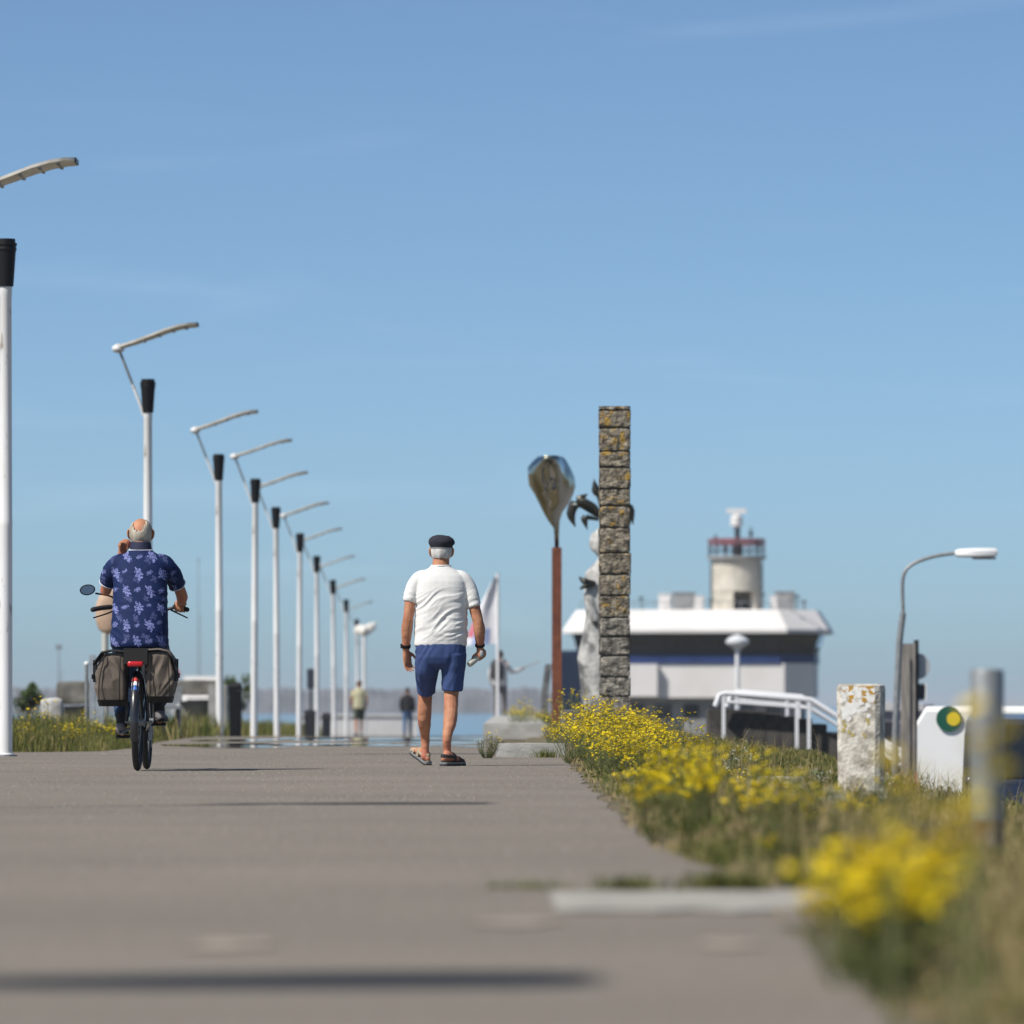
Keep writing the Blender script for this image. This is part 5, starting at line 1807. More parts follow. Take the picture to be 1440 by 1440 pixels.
def foot(m, heel, toe):
    h, t_ = Vector(heel), Vector(toe)
    d = (t_ - h).normalized()
    L_ = (t_ - h).length
    pr_ = [(0.0, 0.024, 0.05), (0.15, 0.033, 0.085), (0.35, 0.034, 0.085), (0.6, 0.040, 0.055), (0.8, 0.043, 0.036), (0.95, 0.032, 0.024)]
    m.tube([h + d * L_ * f + Vector((0, 0, 0.028 + z_ / 2)) for f, w_, z_ in pr_], [(w_, z_ / 2) for f, w_, z_ in pr_], 12, 2, ref=(d.y, -d.x, 0), round_ends=True)


LH, LT = (-0.108, 0.385, 0.0), (-0.225, 0.585, 0.095)
RH, RT = (0.025, -0.205, 0.0), (0.165, 0.01, 0.0)
foot(m, LH, LT)
foot(m, RH, RT)
me = fuse(m, skin, 0.0052, 3)
displace(me, lambda c_, n_: (0.0022 * noise.noise(c_ * 24) + 0.0012 * noise.noise(c_ * 60)) if (c_.z < 0.62 and c_.z > 0.1) or (abs(c_.x) > 0.2 and c_.z > 0.9) else 0.0)
obj('body', me, man, True, 180)
eyes(man, HM)
# white hair below the cap
m = MB()
m.sphere((HM[0], HM[1] - 0.006, HM[2] - 0.0), (0.0835, 0.106, 0.104), 90, 70)
keep, vs = [], m.v
for f in m.f:
    c_ = sum((Vector(vs[i]) for i in f), Vector()) / len(f) - Vector(HM)
    ear = abs(c_.x) > 0.05 and -0.035 < c_.y < 0.035 and c_.z < -0.0
    if c_.y < 0.05 and not ear and -0.058 + 0.008 * noise.noise(c_ * 60) < c_.z < 0.09:
        keep.append(f)
m.f, m.mi = keep, [0] * len(keep)
o = obj('hair', m.mesh('hair', hair_white), man, True, 180)
so = o.modifiers.new('thick', 'SOLIDIFY')
so.thickness = 0.012
so.offset = -0.6
# flat cap
capm = M('cap_navy', (0.022, 0.021, 0.036), (0.016, 0.015, 0.026), scale=30, rough=0.9, bump=0.4, bscale=150)
m = MB()
m.torso([(0.004, 0.022, 1.692, 0.086, 0.108), (0.004, 0.022, 1.708, 0.089, 0.111), (0.006, 0.026, 1.722, 0.102, 0.123), (0.006, 0.03, 1.740, 0.104, 0.128), (0.004, 0.03, 1.763, 0.094, 0.118), (0.0, 0.035, 1.782, 0.068, 0.09), (-0.004, 0.04, 1.791, 0.034, 0.05)], p=2.1, seg=36)
me = m.mesh('cap', capm)
displace(me, lambda c_, n_: 0.004 * noise.noise(c_ * 22) if c_.z > 1.715 else 0.0)
cap = obj('cap', me, man, True, 60)
m = MB()
m.torso([(0.004, 0.13, 1.692, 0.074, 0.075), (0.004, 0.128, 1.704, 0.076, 0.075)], p=2)
m.build('peak', capm, cap, True)
m = MB()
m.torso([(0.004, 0.022, 1.686, 0.0865, 0.1085), (0.004, 0.022, 1.6935, 0.0875, 0.1095)], p=2.1)
m.build('band', M('cap_band', (0.30, 0.29, 0.29), rough=0.9), cap, True)
# t-shirt
tee = M('tshirt_white', (0.78, 0.77, 0.74), (0.74, 0.73, 0.70), scale=4, rough=0.9, bump=0.25, bscale=130)
m = MB()
m.torso([(-0.003, 0.008, 0.93, 0.205, 0.142), (-0.003, 0.008, 0.95, 0.206, 0.145), (-0.001, 0.012, 1.05, 0.203, 0.15), (0.002, 0.008, 1.15, 0.199, 0.146), (0.004, 0.0, 1.27, 0.201, 0.138), (0.006, -0.004, 1.37, 0.203, 0.130), (0.004, -0.006, 1.43, 0.198, 0.12),
         (0.002, -0.006, 1.475, 0.178, 0.105), (0.0, -0.004, 1.51, 0.135, 0.09), (0, -0.001, 1.54, 0.088, 0.079), (0.0, 0.0, 1.552, 0.074, 0.073)], p=2.4)
m.tube([(-0.10, -0.003, 1.462), (-0.158, -0.003, 1.447), (-0.213, -0.012, 1.385), (-0.243, -0.025, 1.272)], [0.060, 0.068, 0.059, 0.051], 16, 4)
m.tube([(0.10, -0.003, 1.462), (0.162, -0.003, 1.445), (0.220, -0.01, 1.375), (0.256, -0.024, 1.235)], [0.060, 0.068, 0.060, 0.052], 16, 4)
me = fuse(m, tee, 0.0062, 12)


def tee_fold(co, no):
    # soft diagonal folds over the back, tighter bunched ones low on the right flank
    f1 = folds((1, 0, 0.62), (-0.55, 0, 1), 0.0068, 4.0, 0.93, 1.42, 0.12)(co, no)
    low = max(0, min(1, (1.22 - co.z) / 0.2)) * max(0, min(1, (co.x + 0.10) / 0.25))
    f2 = folds((1, 0, 0.22), (-0.2, 0, 1), 0.010, 8.0, 0.95, 1.25, 0.06)(co, no) * low
    return f1 * (0.55 + 0.45 * (co.z < 1.36)) + f2


displace(me, tee_fold)
ts = obj('t_shirt', me, man, True, 180)
m = MB()
m.tube([(0.0755 * math.cos(a), 0.0745 * math.sin(a) + 0.0, 1.551) for a in [2 * math.pi * k / 26 for k in range(26)]], 0.007, 6, ref=(0, 0, 1), closed=True)
m.build('neckband', tee, ts, True)
# shorts
sh_m = M('shorts_blue', (0.040, 0.075, 0.21), (0.034, 0.064, 0.18), scale=7, rough=0.85)
m = MB()
m.torso([(0, 0.012, 0.755, 0.12, 0.08), (0, 0.01, 0.79, 0.172, 0.122), (-0.001, 0.004, 0.84, 0.190, 0.136), (-0.002, 0.004, 0.89, 0.197, 0.139), (-0.003, 0.006, 0.95, 0.199, 0.139)], p=2.4)
m.tube([(-0.098, 0.005, 0.87), (-0.104, 0.03, 0.79), (-0.112, 0.095, 0.71), (-0.118, 0.185, 0.578)], [(0.100, 0.125), (0.096, 0.12), (0.087, 0.104), (0.072, 0.084)], 20, 4)
m.tube([(0.098, 0.0, 0.87), (0.096, 0.005, 0.79), (0.092, 0.012, 0.71), (0.088, 0.022, 0.585)], [(0.100, 0.125), (0.096, 0.12), (0.088, 0.104), (0.080, 0.088)], 20, 4)
me = fuse(m, sh_m, 0.007, 8)
displace(me, folds((0.25, 0, 1), (1, 0, -0.2), 0.005, 12.0, 0.5, 0.98, 0.03))
obj('shorts', me, man, True, 180)
# sandals
san_b = M('sandal_beige', (0.42, 0.35, 0.24), (0.32, 0.27, 0.19), scale=30, rough=0.8)
san_d = M('sandal_dark', (0.03, 0.03, 0.032), rough=0.8)
for (hh, tt, mt_) in ((LH, LT, san_b), (RH, RT, san_d)):
    h, t_ = Vector(hh), Vector(tt)
    d = (t_ - h).normalized()
    sd = Vector((d.y, -d.x, 0))
    L_ = (t_ - h).length
    s_ = thing('sandal', 'beige sandal on the forward foot' if mt_ is san_b else 'dark sandal on the trailing foot', None, (0, 0, 0))
    s_.parent = man
    out = [(-0.07, 0.022), (-0.03, 0.036), (0.15, 0.042), (0.4, 0.042), (0.7, 0.052), (0.9, 0.048), (1.04, 0.030), (1.09, 0.01)]
    ring = [h + d * L_ * f + sd * w_ for f, w_ in out] + [h + d * L_ * f - sd * w_ for f, w_ in reversed(out)]
    m = MB()
    m.rings([[p_ + Vector((0, 0, 0.001)) for p_ in ring], [p_ + Vector((0, 0, 0.016)) for p_ in ring]])
    m.build('sole', sole_m, s_)
    m = MB()
    m.rings([[p_ + Vector((0, 0, 0.0165)) for p_ in ring], [p_ + Vector((0, 0, 0.030)) for p_ in ring]])
    m.build('midsole', M('midsole', (0.20, 0.21, 0.21), rough=0.8), s_)

    def strap(f0, z_, w_, f1=None, th=0.010):
        f1 = f0 if f1 is None else f1
        pts = []
        for k in range(9):
            a = math.pi * k / 8
            pts.append(h + d * L_ * (f0 + (f1 - f0) * math.sin(a)) + sd * (math.cos(a) * w_) + Vector((0, 0, 0.03 + (z_ - 0.03) * math.sin(a) ** 0.7)))
        m = MB()
        m.tube(pts, [(th * 0.4, th * 1.3)] * 9, 8, 2, ref=(0, 0, 1))
        m.build('strap', mt_, s_, True)
    strap(0.42, 0.104, 0.043)
    strap(0.68, 0.074, 0.050)
    strap(0.82, 0.058, 0.050)
    m = MB()
    m.tube([h + d * L_ * 0.36 + sd * 0.041 + Vector((0, 0, 0.07)), h + d * L_ * 0.1 + sd * 0.040 + Vector((0, 0, 0.075)), h - d * L_ * 0.05 + Vector((0, 0, 0.082)), h + d * L_ * 0.1 - sd * 0.040 + Vector((0, 0, 0.075)), h + d * L_ * 0.36 - sd * 0.041 + Vector((0, 0, 0.07))],
           [(0.012, 0.005)] * 5, 8, 3, ref=(0, 0, 1))
    m.tube([h - d * L_ * 0.05 + Vector((0, 0, 0.03)), h - d * L_ * 0.06 + Vector((0, 0, 0.085))], [(0.016, 0.006)] * 2, 8, ref=tuple(sd))
    m.build('heel_strap', mt_, s_, True)
# watch and wrist band
m = MB()
m.tube([(-0.2712, 0.006, 0.942), (-0.2725, 0.013, 0.917)], [0.0385, 0.0375], 18)
wb = m.build('watch', black_plastic, man, True)
m = MB()
m.box((-0.308, 0.02, 0.93), (0.012, 0.036, 0.036))
m.build('watch_face', dark_steel, wb)
m = MB()
m.tube([(0.3025, 0.02, 0.945), (0.303, 0.027, 0.928)], [0.0385, 0.0385], 16)
m.build('wrist_band', black_plastic, man, True)
# the roll in his hand
m = MB()
a, b = RC - RA * 0.055, RC + RA * 0.115
m.tube([a, a + RA * 0.012, b - RA * 0.01, b], [0.019, 0.023, 0.024, 0.021], 14)
o = m.build('rolled_paper', M('roll_pale', (0.56, 0.55, 0.47), (0.46, 0.45, 0.38), scale=30, rough=0.7), None, True, 40)
m = MB()
m.sphere(Vector((0.318, -0.028, 0.868)), (0.017, 0.013, 0.028), 12, 8)
m.v = [tuple(Vector(v_)) for v_ in m.v]
o.location = (WX, WY, 0)
tag(o, 'short pale roll held in the walking man\'s hand', 'roll')
for o_ in (m.build('folded_cloth', M('cloth_pale', (0.34, 0.35, 0.36), (0.20, 0.21, 0.22), scale=60, rough=0.8), o, True),):
    pass


# ---- small far walkers
def far_person(label, loc, rz, H, top_m, leg_m, hair_m, short_legs=False, long_sleeve=True, arm_out=False, stride=0.12):
    t = thing('person', label, 'person', loc, rz)
    s = H / 1.75
    m = MB()
    head(m, (0, 0.01, 1.635 * s), s)
    m.tube([(0, 0, 1.45 * s), (0, 0.0, 1.58 * s)], 0.055 * s, 10, 2)
    m.torso([(0, 0, 0.85 * s, 0.15 * s, 0.1 * s), (0, 0, 1.1 * s, 0.15 * s, 0.1 * s), (0, 0, 1.42 * s, 0.16 * s, 0.09 * s), (0, 0, 1.48 * s, 0.08 * s, 0.06 * s)])
    arms = []
    for sd in (-1, 1):
        if arm_out and sd == 1:
            a = [(sd * 0.18, 0, 1.40), (sd * 0.27, 0.16, 1.20), (sd * 0.45, 0.36, 1.26)]
        else:
            a = [(sd * 0.18, 0, 1.40), (sd * 0.25, -0.03, 1.13), (sd * 0.23, 0.10, 0.90)]
        a = [tuple(c_ * s for c_ in p_) for p_ in a]
        arms.append(a)
        m.tube(a, [0.045 * s, 0.04 * s, 0.028 * s], 10, 3, round_ends=True)
        d = (Vector(a[2]) - Vector(a[1])).normalized()
        hand(m, a[2], d, (0, 1, 0.1), (-sd, 0, 0), 1, s)
    legs = []
    for sd in (-1, 1):
        st_ = stride * sd
        l_ = [tuple(c_ * s for c_ in p_) for p_ in ((sd * 0.09, 0, 0.88), (sd * 0.095, st_ * 0.6 + 0.04, 0.48), (sd * 0.095, st_, 0.08))]
        legs.append(l_)
        m.tube(l_, [0.08 * s, 0.055 * s, 0.036 * s], 10, 3, round_ends=True)
    obj('body', fuse(m, skin, 0.010, 2), t, True, 180)
    m = MB()
    m.torso([(0, 0, 0.86 * s, 0.19 * s, 0.135 * s), (0, 0, 1.1 * s, 0.18 * s, 0.13 * s), (0, 0, 1.36 * s, 0.19 * s, 0.12 * s), (0, 0, 1.46 * s, 0.14 * s, 0.09 * s), (0, 0, 1.50 * s, 0.07 * s, 0.06 * s)])
    for a in arms:
        m.tube(a if long_sleeve else [a[0], tuple((Vector(a[0]) * 0.35 + Vector(a[1]) * 0.65))], [0.062 * s, 0.055 * s, 0.04 * s] if long_sleeve else [0.064 * s, 0.058 * s], 10, 2)
    me = fuse(m, top_m, 0.013, 2)
    displace(me, folds((1, 0, 0.4), (-0.3, 0, 1), 0.006, H * 3))
    obj('top', me, t, True, 180)
    m = MB()
    m.torso([(0, 0, 0.80 * s, 0.16 * s, 0.12 * s), (0, 0, 0.92 * s, 0.175 * s, 0.125 * s)])
    for l_ in legs:
        m.tube([l_[0], l_[1], l_[2]] if not short_legs else [l_[0], tuple(Vector(l_[0]) * 0.1 + Vector(l_[1]) * 0.9)], [0.098 * s, 0.075 * s, 0.06 * s] if not short_legs else [0.1 * s, 0.085 * s], 10, 3)
    obj('shorts' if short_legs else 'trousers', fuse(m, leg_m, 0.013, 2), t, True, 180)
    m = MB()
    m.sphere((0, -0.008 * s, 1.655 * s), (0.088 * s, 0.105 * s, 0.10 * s), 14, 10)
    m.build('hair', hair_m, t, True)
    for l_ in legs:
        shoe(t, (l_[2][0], l_[2][1] - 0.07, 0.0), (l_[2][0] * 1.15, l_[2][1] + 0.19, 0.0), sole_m)
    return t


p = at(505, 1000, 186)
far_person('distant walker in pale yellow top and dark green shorts by the last lamps', (p.x, 186, zf(186)), R(8), 1.70, M('top_yellow', (0.50, 0.47, 0.30), rough=0.9), M('shorts_green', (0.06, 0.075, 0.05), rough=0.9), M('hair_brown', (0.12, 0.07, 0.04), rough=0.7), True, False)
p = at(573, 1000, 214)
far_person('distant walker in black top and blue jeans beside the walking man', (p.x, 214, zf(214)), R(-6), 1.70, M('top_black', (0.014, 0.014, 0.018), rough=0.9), M('jeans_far', (0.05, 0.12, 0.24), rough=0.9), hair_dark)
p = at(703, 1000, 148)
fp = far_person('distant person in white shirt with a dark backpack and grey trousers', (p.x, 148, 0.10), R(-14), 1.70, M('top_white', (0.66, 0.63, 0.62), rough=0.9), M('trousers_grey', (0.16, 0.15, 0.16), (0.10, 0.095, 0.10), scale=5, rough=0.9), hair_dark, False, True, True, 0.06)
m = MB()
m.torso([(-0.03, -0.2, 0.98, 0.14, 0.10), (-0.03, -0.21, 1.1, 0.17, 0.12), (-0.03, -0.2, 1.34, 0.16, 0.11), (-0.03, -0.18, 1.45, 0.11, 0.07)], p=3)
bp_ = m.build('backpack', M('backpack_dark', (0.045, 0.045, 0.05), rough=0.9), None, True)
bp_.location, bp_.rotation_euler = fp.location, fp.rotation_euler
tag(bp_, 'dark grey backpack worn by the distant person in white', 'backpack')
for sd in (-1, 1):
    m = MB()
    m.tube([(sd * 0.10, -0.12, 1.44), (sd * 0.11, 0.02, 1.475), (sd * 0.12, 0.125, 1.36), (sd * 0.14, 0.10, 1.12), (sd * 0.12, -0.10, 1.02)], [(0.022, 0.008)] * 5, 6, 2)
    m.build('strap', bag_d, bp_, True)
m = MB()
m.tube([(0.42, 0.33, 1.24), (0.85, 0.62, 1.42)], [0.012, 0.010], 6)
o = m.build('walking_stick', M('stick_wood', (0.35, 0.28, 0.22), rough=0.8), None, True)
o.location, o.rotation_euler = fp.location, fp.rotation_euler
tag(o, 'thin pale stick held out by the distant person in white', 'stick')

# ------------------------------------------------------------------ grass and wild flowers
grass_mat = tint_mat('grass_blade', [(0.0, (0.075, 0.105, 0.018)), (0.42, (0.165, 0.180, 0.045)), (0.70, (0.33, 0.26, 0.11)), (1.0, (0.50, 0.38, 0.20))], trans=0.35)
leaf_mat = tint_mat('flower_leaf', [(0.0, (0.06, 0.09, 0.015)), (0.6, (0.13, 0.17, 0.035)), (1.0, (0.22, 0.22, 0.06))], trans=0.35)
stem_mat = M('flower_stem', (0.10, 0.13, 0.04), (0.16, 0.13, 0.06), scale=6, rough=0.7)
petal_mat = tint_mat('yellow_petal', [(0.0, (0.86, 0.64, 0.004)), (1.0, (0.95, 0.80, 0.015))], trans=0.3)
disc_mat = M('flower_disc', (0.55, 0.33, 0.005), rough=0.8)
umbel_mat = M('white_umbel', (0.70, 0.69, 0.62), rough=0.8)


def grass(name, X, Y, H, W, T, lean=0.55):
    n = len(X)
    Z = np.array([hgt(a, b) for a, b in zip(X, Y)]) - 0.01
    a = rng.uniform(0, 2 * np.pi, n)
    l_ = np.clip(rng.normal(0, lean, n), -1.2, 1.2) * H
    b = rng.uniform(0, 2 * np.pi, n)
    ux, uy = np.cos(a) * W / 2, np.sin(a) * W / 2
    lx1, ly1 = np.cos(b) * l_, np.sin(b) * l_
    V = np.empty((n, 5, 3))
    V[:, 0] = np.stack([X - ux, Y - uy, Z], 1)
    V[:, 1] = np.stack([X + ux, Y + uy, Z], 1)
    mx, my, mz = X + lx1 * 0.3, Y + ly1 * 0.3, Z + H * 0.58
    V[:, 2] = np.stack([mx + ux * 0.8, my + uy * 0.8, mz], 1)
    V[:, 3] = np.stack([mx - ux * 0.8, my - uy * 0.8, mz], 1)
    V[:, 4] = np.stack([X + lx1, Y + ly1, Z + H * np.sqrt(np.clip(1 - (l_ / H) ** 2 * 0.5, 0.2, 1))], 1)
    me = bpy.data.meshes.new(name)
    base = np.arange(n)[:, None] * 5
    loops = np.concatenate([base + np.array([0, 1, 2, 3]), base + np.array([3, 2, 4])], 1).ravel()
    me.vertices.add(n * 5)
    me.vertices.foreach_set('co', V.ravel())
    me.loops.add(n * 7)
    me.loops.foreach_set('vertex_index', loops.astype(np.int32))
    me.polygons.add(n * 2)
    st_ = np.stack([np.arange(n) * 7, np.arange(n) * 7 + 4], 1).ravel()
    me.polygons.foreach_set('loop_start', st_.astype(np.int32))
    me.update(calc_edges=True)
    me.materials.append(grass_mat)
    at_ = me.attributes.new('tint', 'FLOAT', 'POINT')
    at_.data.foreach_set('value', np.repeat(np.clip(T, 0, 1), 5).astype(np.float32))
    return obj(name, me)


def nz2(X, Y, f, seed):
    return np.array([noise.noise(Vector((a * f, b * f * 0.6, seed))) for a, b in zip(X, Y)])


# right verge
n = 130000
Y = 7.0 + (62 - 7.0) * rng.random(n) ** 0.75
X = 0.36 + rng.random(n) * np.minimum(0.0865 * Y + 0.35 - 0.36, 4.4).clip(0.2)
edge = np.interp(Y, [0, 12, 17, 22, 30, 54], [0.58, 0.58, 0.56, 0.47, 0.45, 0.46]) + 0.03 + 0.14 * nz2(np.zeros(n), Y, 0.9, 2.0) + 0.07 * nz2(np.zeros(n), Y, 4.0, 7.0)
keep = (X > edge) & (rng.random(n) < 0.35 + 0.65 * np.clip((X - edge) / 0.35, 0, 1)) & ~((Y > 13.5) & (Y < 15.8) & (X < 0.88))
clump = nz2(X, Y, 2.3, 11.0)
keep &= rng.random(n) < np.clip(0.75 + clump * 0.9, 0.25, 1)
X, Y, clump = X[keep], Y[keep], clump[keep]
edge = edge[keep]
tall = nz2(X, Y, 0.8, 21.0)
H = (0.105 + 0.10 * np.clip(clump, -0.6, 1) + 0.07 * tall) * rng.uniform(0.55, 1.45, len(X)) * np.clip(0.45 + (X - edge) * 1.3, 0.45, 1.0)
H = np.clip(H * np.interp(Y, [7, 16, 30, 45, 60], [1.0, 0.95, 0.8, 0.62, 0.6]), 0.025, 0.30)
T = 0.40 + 0.42 * nz2(X, Y, 1.1, 31.0) + rng.normal(0, 0.17, len(X)) + 0.28 * np.clip(1 - (X - edge) / 0.35, 0, 1) + np.interp(Y, [8, 14, 20, 40, 60], [0.30, 0.26, 0.16, 0.08, 0.12]) + 0.18 * np.exp(-((X - 1.35) / 0.5) ** 2) * (Y < 36)
tag(grass('grass', X, Y, H, 0.0042 + 0.00008 * Y, T), 'dry and green wild grass covering the bank', 'grass', kind='stuff')

# leafy herbs between the blades
n = 52000
Y = 8.0 + 52.0 * rng.random(n) ** 0.8
X = 0.40 + rng.random(n) * np.minimum(0.0865 * Y + 0.0, 4.0).clip(0.2)
k_ = (rng.random(n) < np.clip(0.35 + 1.5 * nz2(X, Y, 1.6, 61.0), 0.03, 1)) & (X > np.interp(Y, [0, 12, 17, 22, 30, 54], [0.58, 0.58, 0.56, 0.47, 0.45, 0.46]) + 0.05 + 0.14 * nz2(np.zeros(n), Y, 0.9, 2.0)) & ~((Y > 13.5) & (Y < 15.8) & (X < 0.9))
X, Y = X[k_], Y[k_]
n = len(X)
Z = np.array([hgt(a, b) for a, b in zip(X, Y)]) + rng.random(n) ** 1.3 * np.clip(0.07 + 0.16 * nz2(X, Y, 1.6, 61.0), 0.03, 0.2)
d1 = rng.normal(0, 1, (n, 3))
d1 /= np.linalg.norm(d1, axis=1)[:, None]
d2 = np.cross(d1, rng.normal(0, 1, (n, 3)))
d2 /= np.linalg.norm(d2, axis=1)[:, None]
ln = rng.uniform(0.010, 0.026, n)[:, None]
P_ = np.stack([X, Y, Z], 1)
V = np.stack([P_ - d1 * ln, P_ + d2 * ln * 0.3, P_ + d1 * ln, P_ - d2 * ln * 0.3], 1)
me = bpy.data.meshes.new('ground_cover')
me.from_pydata(V.reshape(-1, 3), [], np.arange(n * 4).reshape(-1, 4).tolist())
me.materials.append(grass_mat)
a_ = me.attributes.new('tint', 'FLOAT', 'POINT')
a_.data.foreach_set('value', np.repeat(np.clip(0.30 + 0.5 * nz2(X, Y, 0.9, 71.0) + rng.normal(0, 0.16, n), 0, 1), 4).astype(np.float32))
tag(obj('ground_cover', me), 'small leafy herbs among the grass of the bank', 'ground cover', kind='stuff')

# thin dry stalks standing above it
n = 2600
Y = rng.uniform(9, 58, n)
X = 0.75 + rng.random(n) * np.minimum(0.0865 * Y - 0.45, 3.6).clip(0.1)
k_ = rng.random(n) < np.clip(0.5 + 1.2 * nz2(X, Y, 0.7, 41.0), 0.05, 1)
X, Y = X[k_], Y[k_]
tag(grass('dry_stalks', X, Y, rng.uniform(0.16, 0.34, len(X)), 0.003 + 0.00005 * Y, rng.uniform(0.6, 1.0, len(X)), 0.4), 'thin straw coloured stalks standing above the grass', 'grass', kind='stuff')

# left verge and the strips along the lamp row
n = 26000
Y = rng.uniform(60.6, 78, n)
X = rng.uniform(-7.6, -4.0, n)
le = np.interp(Y, [58, 60.2, 61.5, 66, 76, 95], [-14, -4.7, -4.15, -4.12, -4.45, -4.7]) - 0.06 + 0.1 * nz2(np.zeros(n), Y, 1.4, 5.0)
k_ = (X < le) & (rng.random(n) < 0.8 + nz2(X, Y, 1.5, 3.0))
X, Y, le = X[k_], Y[k_], le[k_]
H = (0.30 + 0.16 * nz2(X, Y, 1.4, 13.0)) * rng.uniform(0.5, 1.5, len(X)) * np.clip(0.35 + (le - X) * 1.0, 0.35, 1)
tag(grass('grass', X, Y, np.clip(H, 0.04, 0.5), 0.009, 0.38 + 0.4 * nz2(X, Y, 1.2, 17.0) + rng.normal(0, 0.18, len(X))), 'tall wild grass at the foot of the tallest lamp', 'grass', kind='stuff')
n = 16000
Y = rng.uniform(80, 200, n)
le = np.interp(Y, [58, 60.2, 61.5, 66, 76, 95, 130, 180, 234], [-14, -4.7, -4.15, -4.12, -4.45, -4.7, -5.2, -5.9, -6.25])
X = le - rng.random(n) ** 1.3 * 2.2 - 0.05
k_ = rng.random(n) < np.clip(0.45 + 1.6 * nz2(X, Y * 0.25, 0.9, 51.0), 0.02, 1)
X, Y = X[k_], Y[k_]
tag(grass('grass', X, Y, rng.uniform(0.12, 0.5, len(X)), 0.022, rng.normal(0.42, 0.2, len(X))), 'green verge strip along the lamp row', 'grass', kind='stuff')
# grass on the bank beyond the pillar and weeds in cracks
n = 9000
Y = rng.uniform(55, 130, n)
X = rng.uniform(0.5, 6.0, n)
tag(grass('grass', X, Y, rng.uniform(0.04, 0.15, n), 0.012, rng.normal(0.55, 0.22, n)), 'rough grass on the bank around the pillar', 'grass', kind='stuff')
pts = [(0.04, 15.75, 0.10, 0.10, 0.035, 260), (0.30, 15.62, 0.10, 0.05, 0.03, 160), (0.55, 15.65, 0.10, 0.05, 0.04, 220), (0.78, 15.9, 0.08, 0.12, 0.06, 160), (0.75, 13.3, 0.07, 0.12, 0.05, 120), (0.3, 54.2, 0.12, 0.1, 0.07, 180), (0.62, 18.5, 0.06, 0.5, 0.05, 200)]
Xs, Ys, Hs = [], [], []
for cx, cy, rx, ry, h, k in pts:
    Xs.append(rng.normal(cx, rx * 0.5, k))
    Ys.append(rng.normal(cy, ry * 0.6, k))
    Hs.append(rng.uniform(0.4, 1.3, k) * h)
X, Y, H = map(np.concatenate, (Xs, Ys, Hs))
tag(grass('crack_weeds', X, Y, H + 0.03, 0.006, rng.normal(0.3, 0.2, len(X)), 0.7), 'small weeds growing from the asphalt joints', 'weeds', kind='stuff')


def flower_plant(name, cat, seed, h, spread, stems, heads, leafy=1.0, fr=0.0125, white=False, broad=1.0):
    r_ = random.Random(seed)
    t = thing(name, '', cat)
    st_, lf_, fl = MB(), MB(), MB()

    def blade(c, d, ln, w):
        d = d.normalized()
        sdv = d.cross(Vector((0, 0, 1)))
        if sdv.length < 0.1:
            sdv = Vector((1, 0, 0))
        sdv = sdv.normalized() * w
        tip = c + d * ln + Vector((0, 0, -0.25 * ln))
        mid = c + d * ln * 0.5
        lf_.tint = min(1, max(0, r_.gauss(0.5, 0.22)))
        lf_.add([c, mid + sdv, tip, mid - sdv], [(0, 1, 2, 3)])
    for k in range(stems):
        a = r_.uniform(0, 6.283)
        q = r_.random() ** 0.6
        hh = h * r_.uniform(0.6, 1.0) * (1.05 - 0.35 * q)
        b0 = Vector((0.02 * math.cos(a), 0.02 * math.sin(a), -0.02))
        tp = Vector((spread * q * math.cos(a), spread * q * math.sin(a), hh))
        md = b0.lerp(tp, 0.5) + Vector((0.02 * math.cos(a), 0.02 * math.sin(a), 0.1 * hh * q - 0.02))
        st_.tube([b0, md, tp], [0.0026, 0.002, 0.0012], 3, 2, cap=False)
        for j in range(int(9 * leafy)):
            f = r_.uniform(0.05, 0.92)
            c = b0.lerp(md, f * 2) if f < 0.5 else md.lerp(tp, f * 2 - 1)
            an = r_.uniform(0, 6.283)
            blade(c, Vector((math.cos(an), math.sin(an), r_.uniform(0.2, 1.2))), r_.uniform(0.03, 0.07) * (1.3 if broad > 1 else 1), 0.0028 * broad)
        nh = heads if heads < 1 and r_.random() < heads else int(heads)
        nh = 1 if 0 < nh < 1 else int(nh)
        for j in range(nh):
            dv = Vector((r_.gauss(0, 0.026), r_.gauss(0, 0.026), r_.gauss(0, 0.012)))
            c = tp + dv + Vector((0, 0, 0.012))
            st_.tube([tp - Vector((0, 0, 0.025)), c], 0.0009, 3, cap=False)
            nv = Vector((r_.gauss(0, 0.45), r_.gauss(-0.15, 0.45), 1)).normalized()
            u = nv.orthogonal().normalized()
            w = nv.cross(u)
            rr = fr * r_.uniform(0.75, 1.15)
            fl.tint = r_.random()
            fl.cur = 0
            ring = []
            np_ = 9
            for i in range(np_ * 2):
                an = math.pi * i / np_
                r2 = rr * (1.0 if i % 2 == 0 else 0.62)
                ring.append(c + (u * math.cos(an) + w * math.sin(an)) * r2 + nv * (0.0008 if i % 2 else -0.001))
            fl.add([c + nv * 0.0015] + ring, [(0, i + 1, (i + 1) % (np_ * 2) + 1) for i in range(np_ * 2)])
            fl.cur = 1
            fl.add([c + nv * 0.004] + [c + (u * math.cos(x) + w * math.sin(x)) * rr * 0.36 + nv * 0.0022 for x in [6.283 * i / 6 for i in range(6)]], [(0, i + 1, (i + 1) % 6 + 1) for i in range(6)])
    st_.build('stems', stem_mat, t)
    lf_.build('leaves', leaf_mat, t)
    if fl.f:
        f_ = fl.build('flower_heads', [umbel_mat if white else petal_mat, umbel_mat if white else disc_mat], t)
        f_['kind'] = 'stuff'
    return t


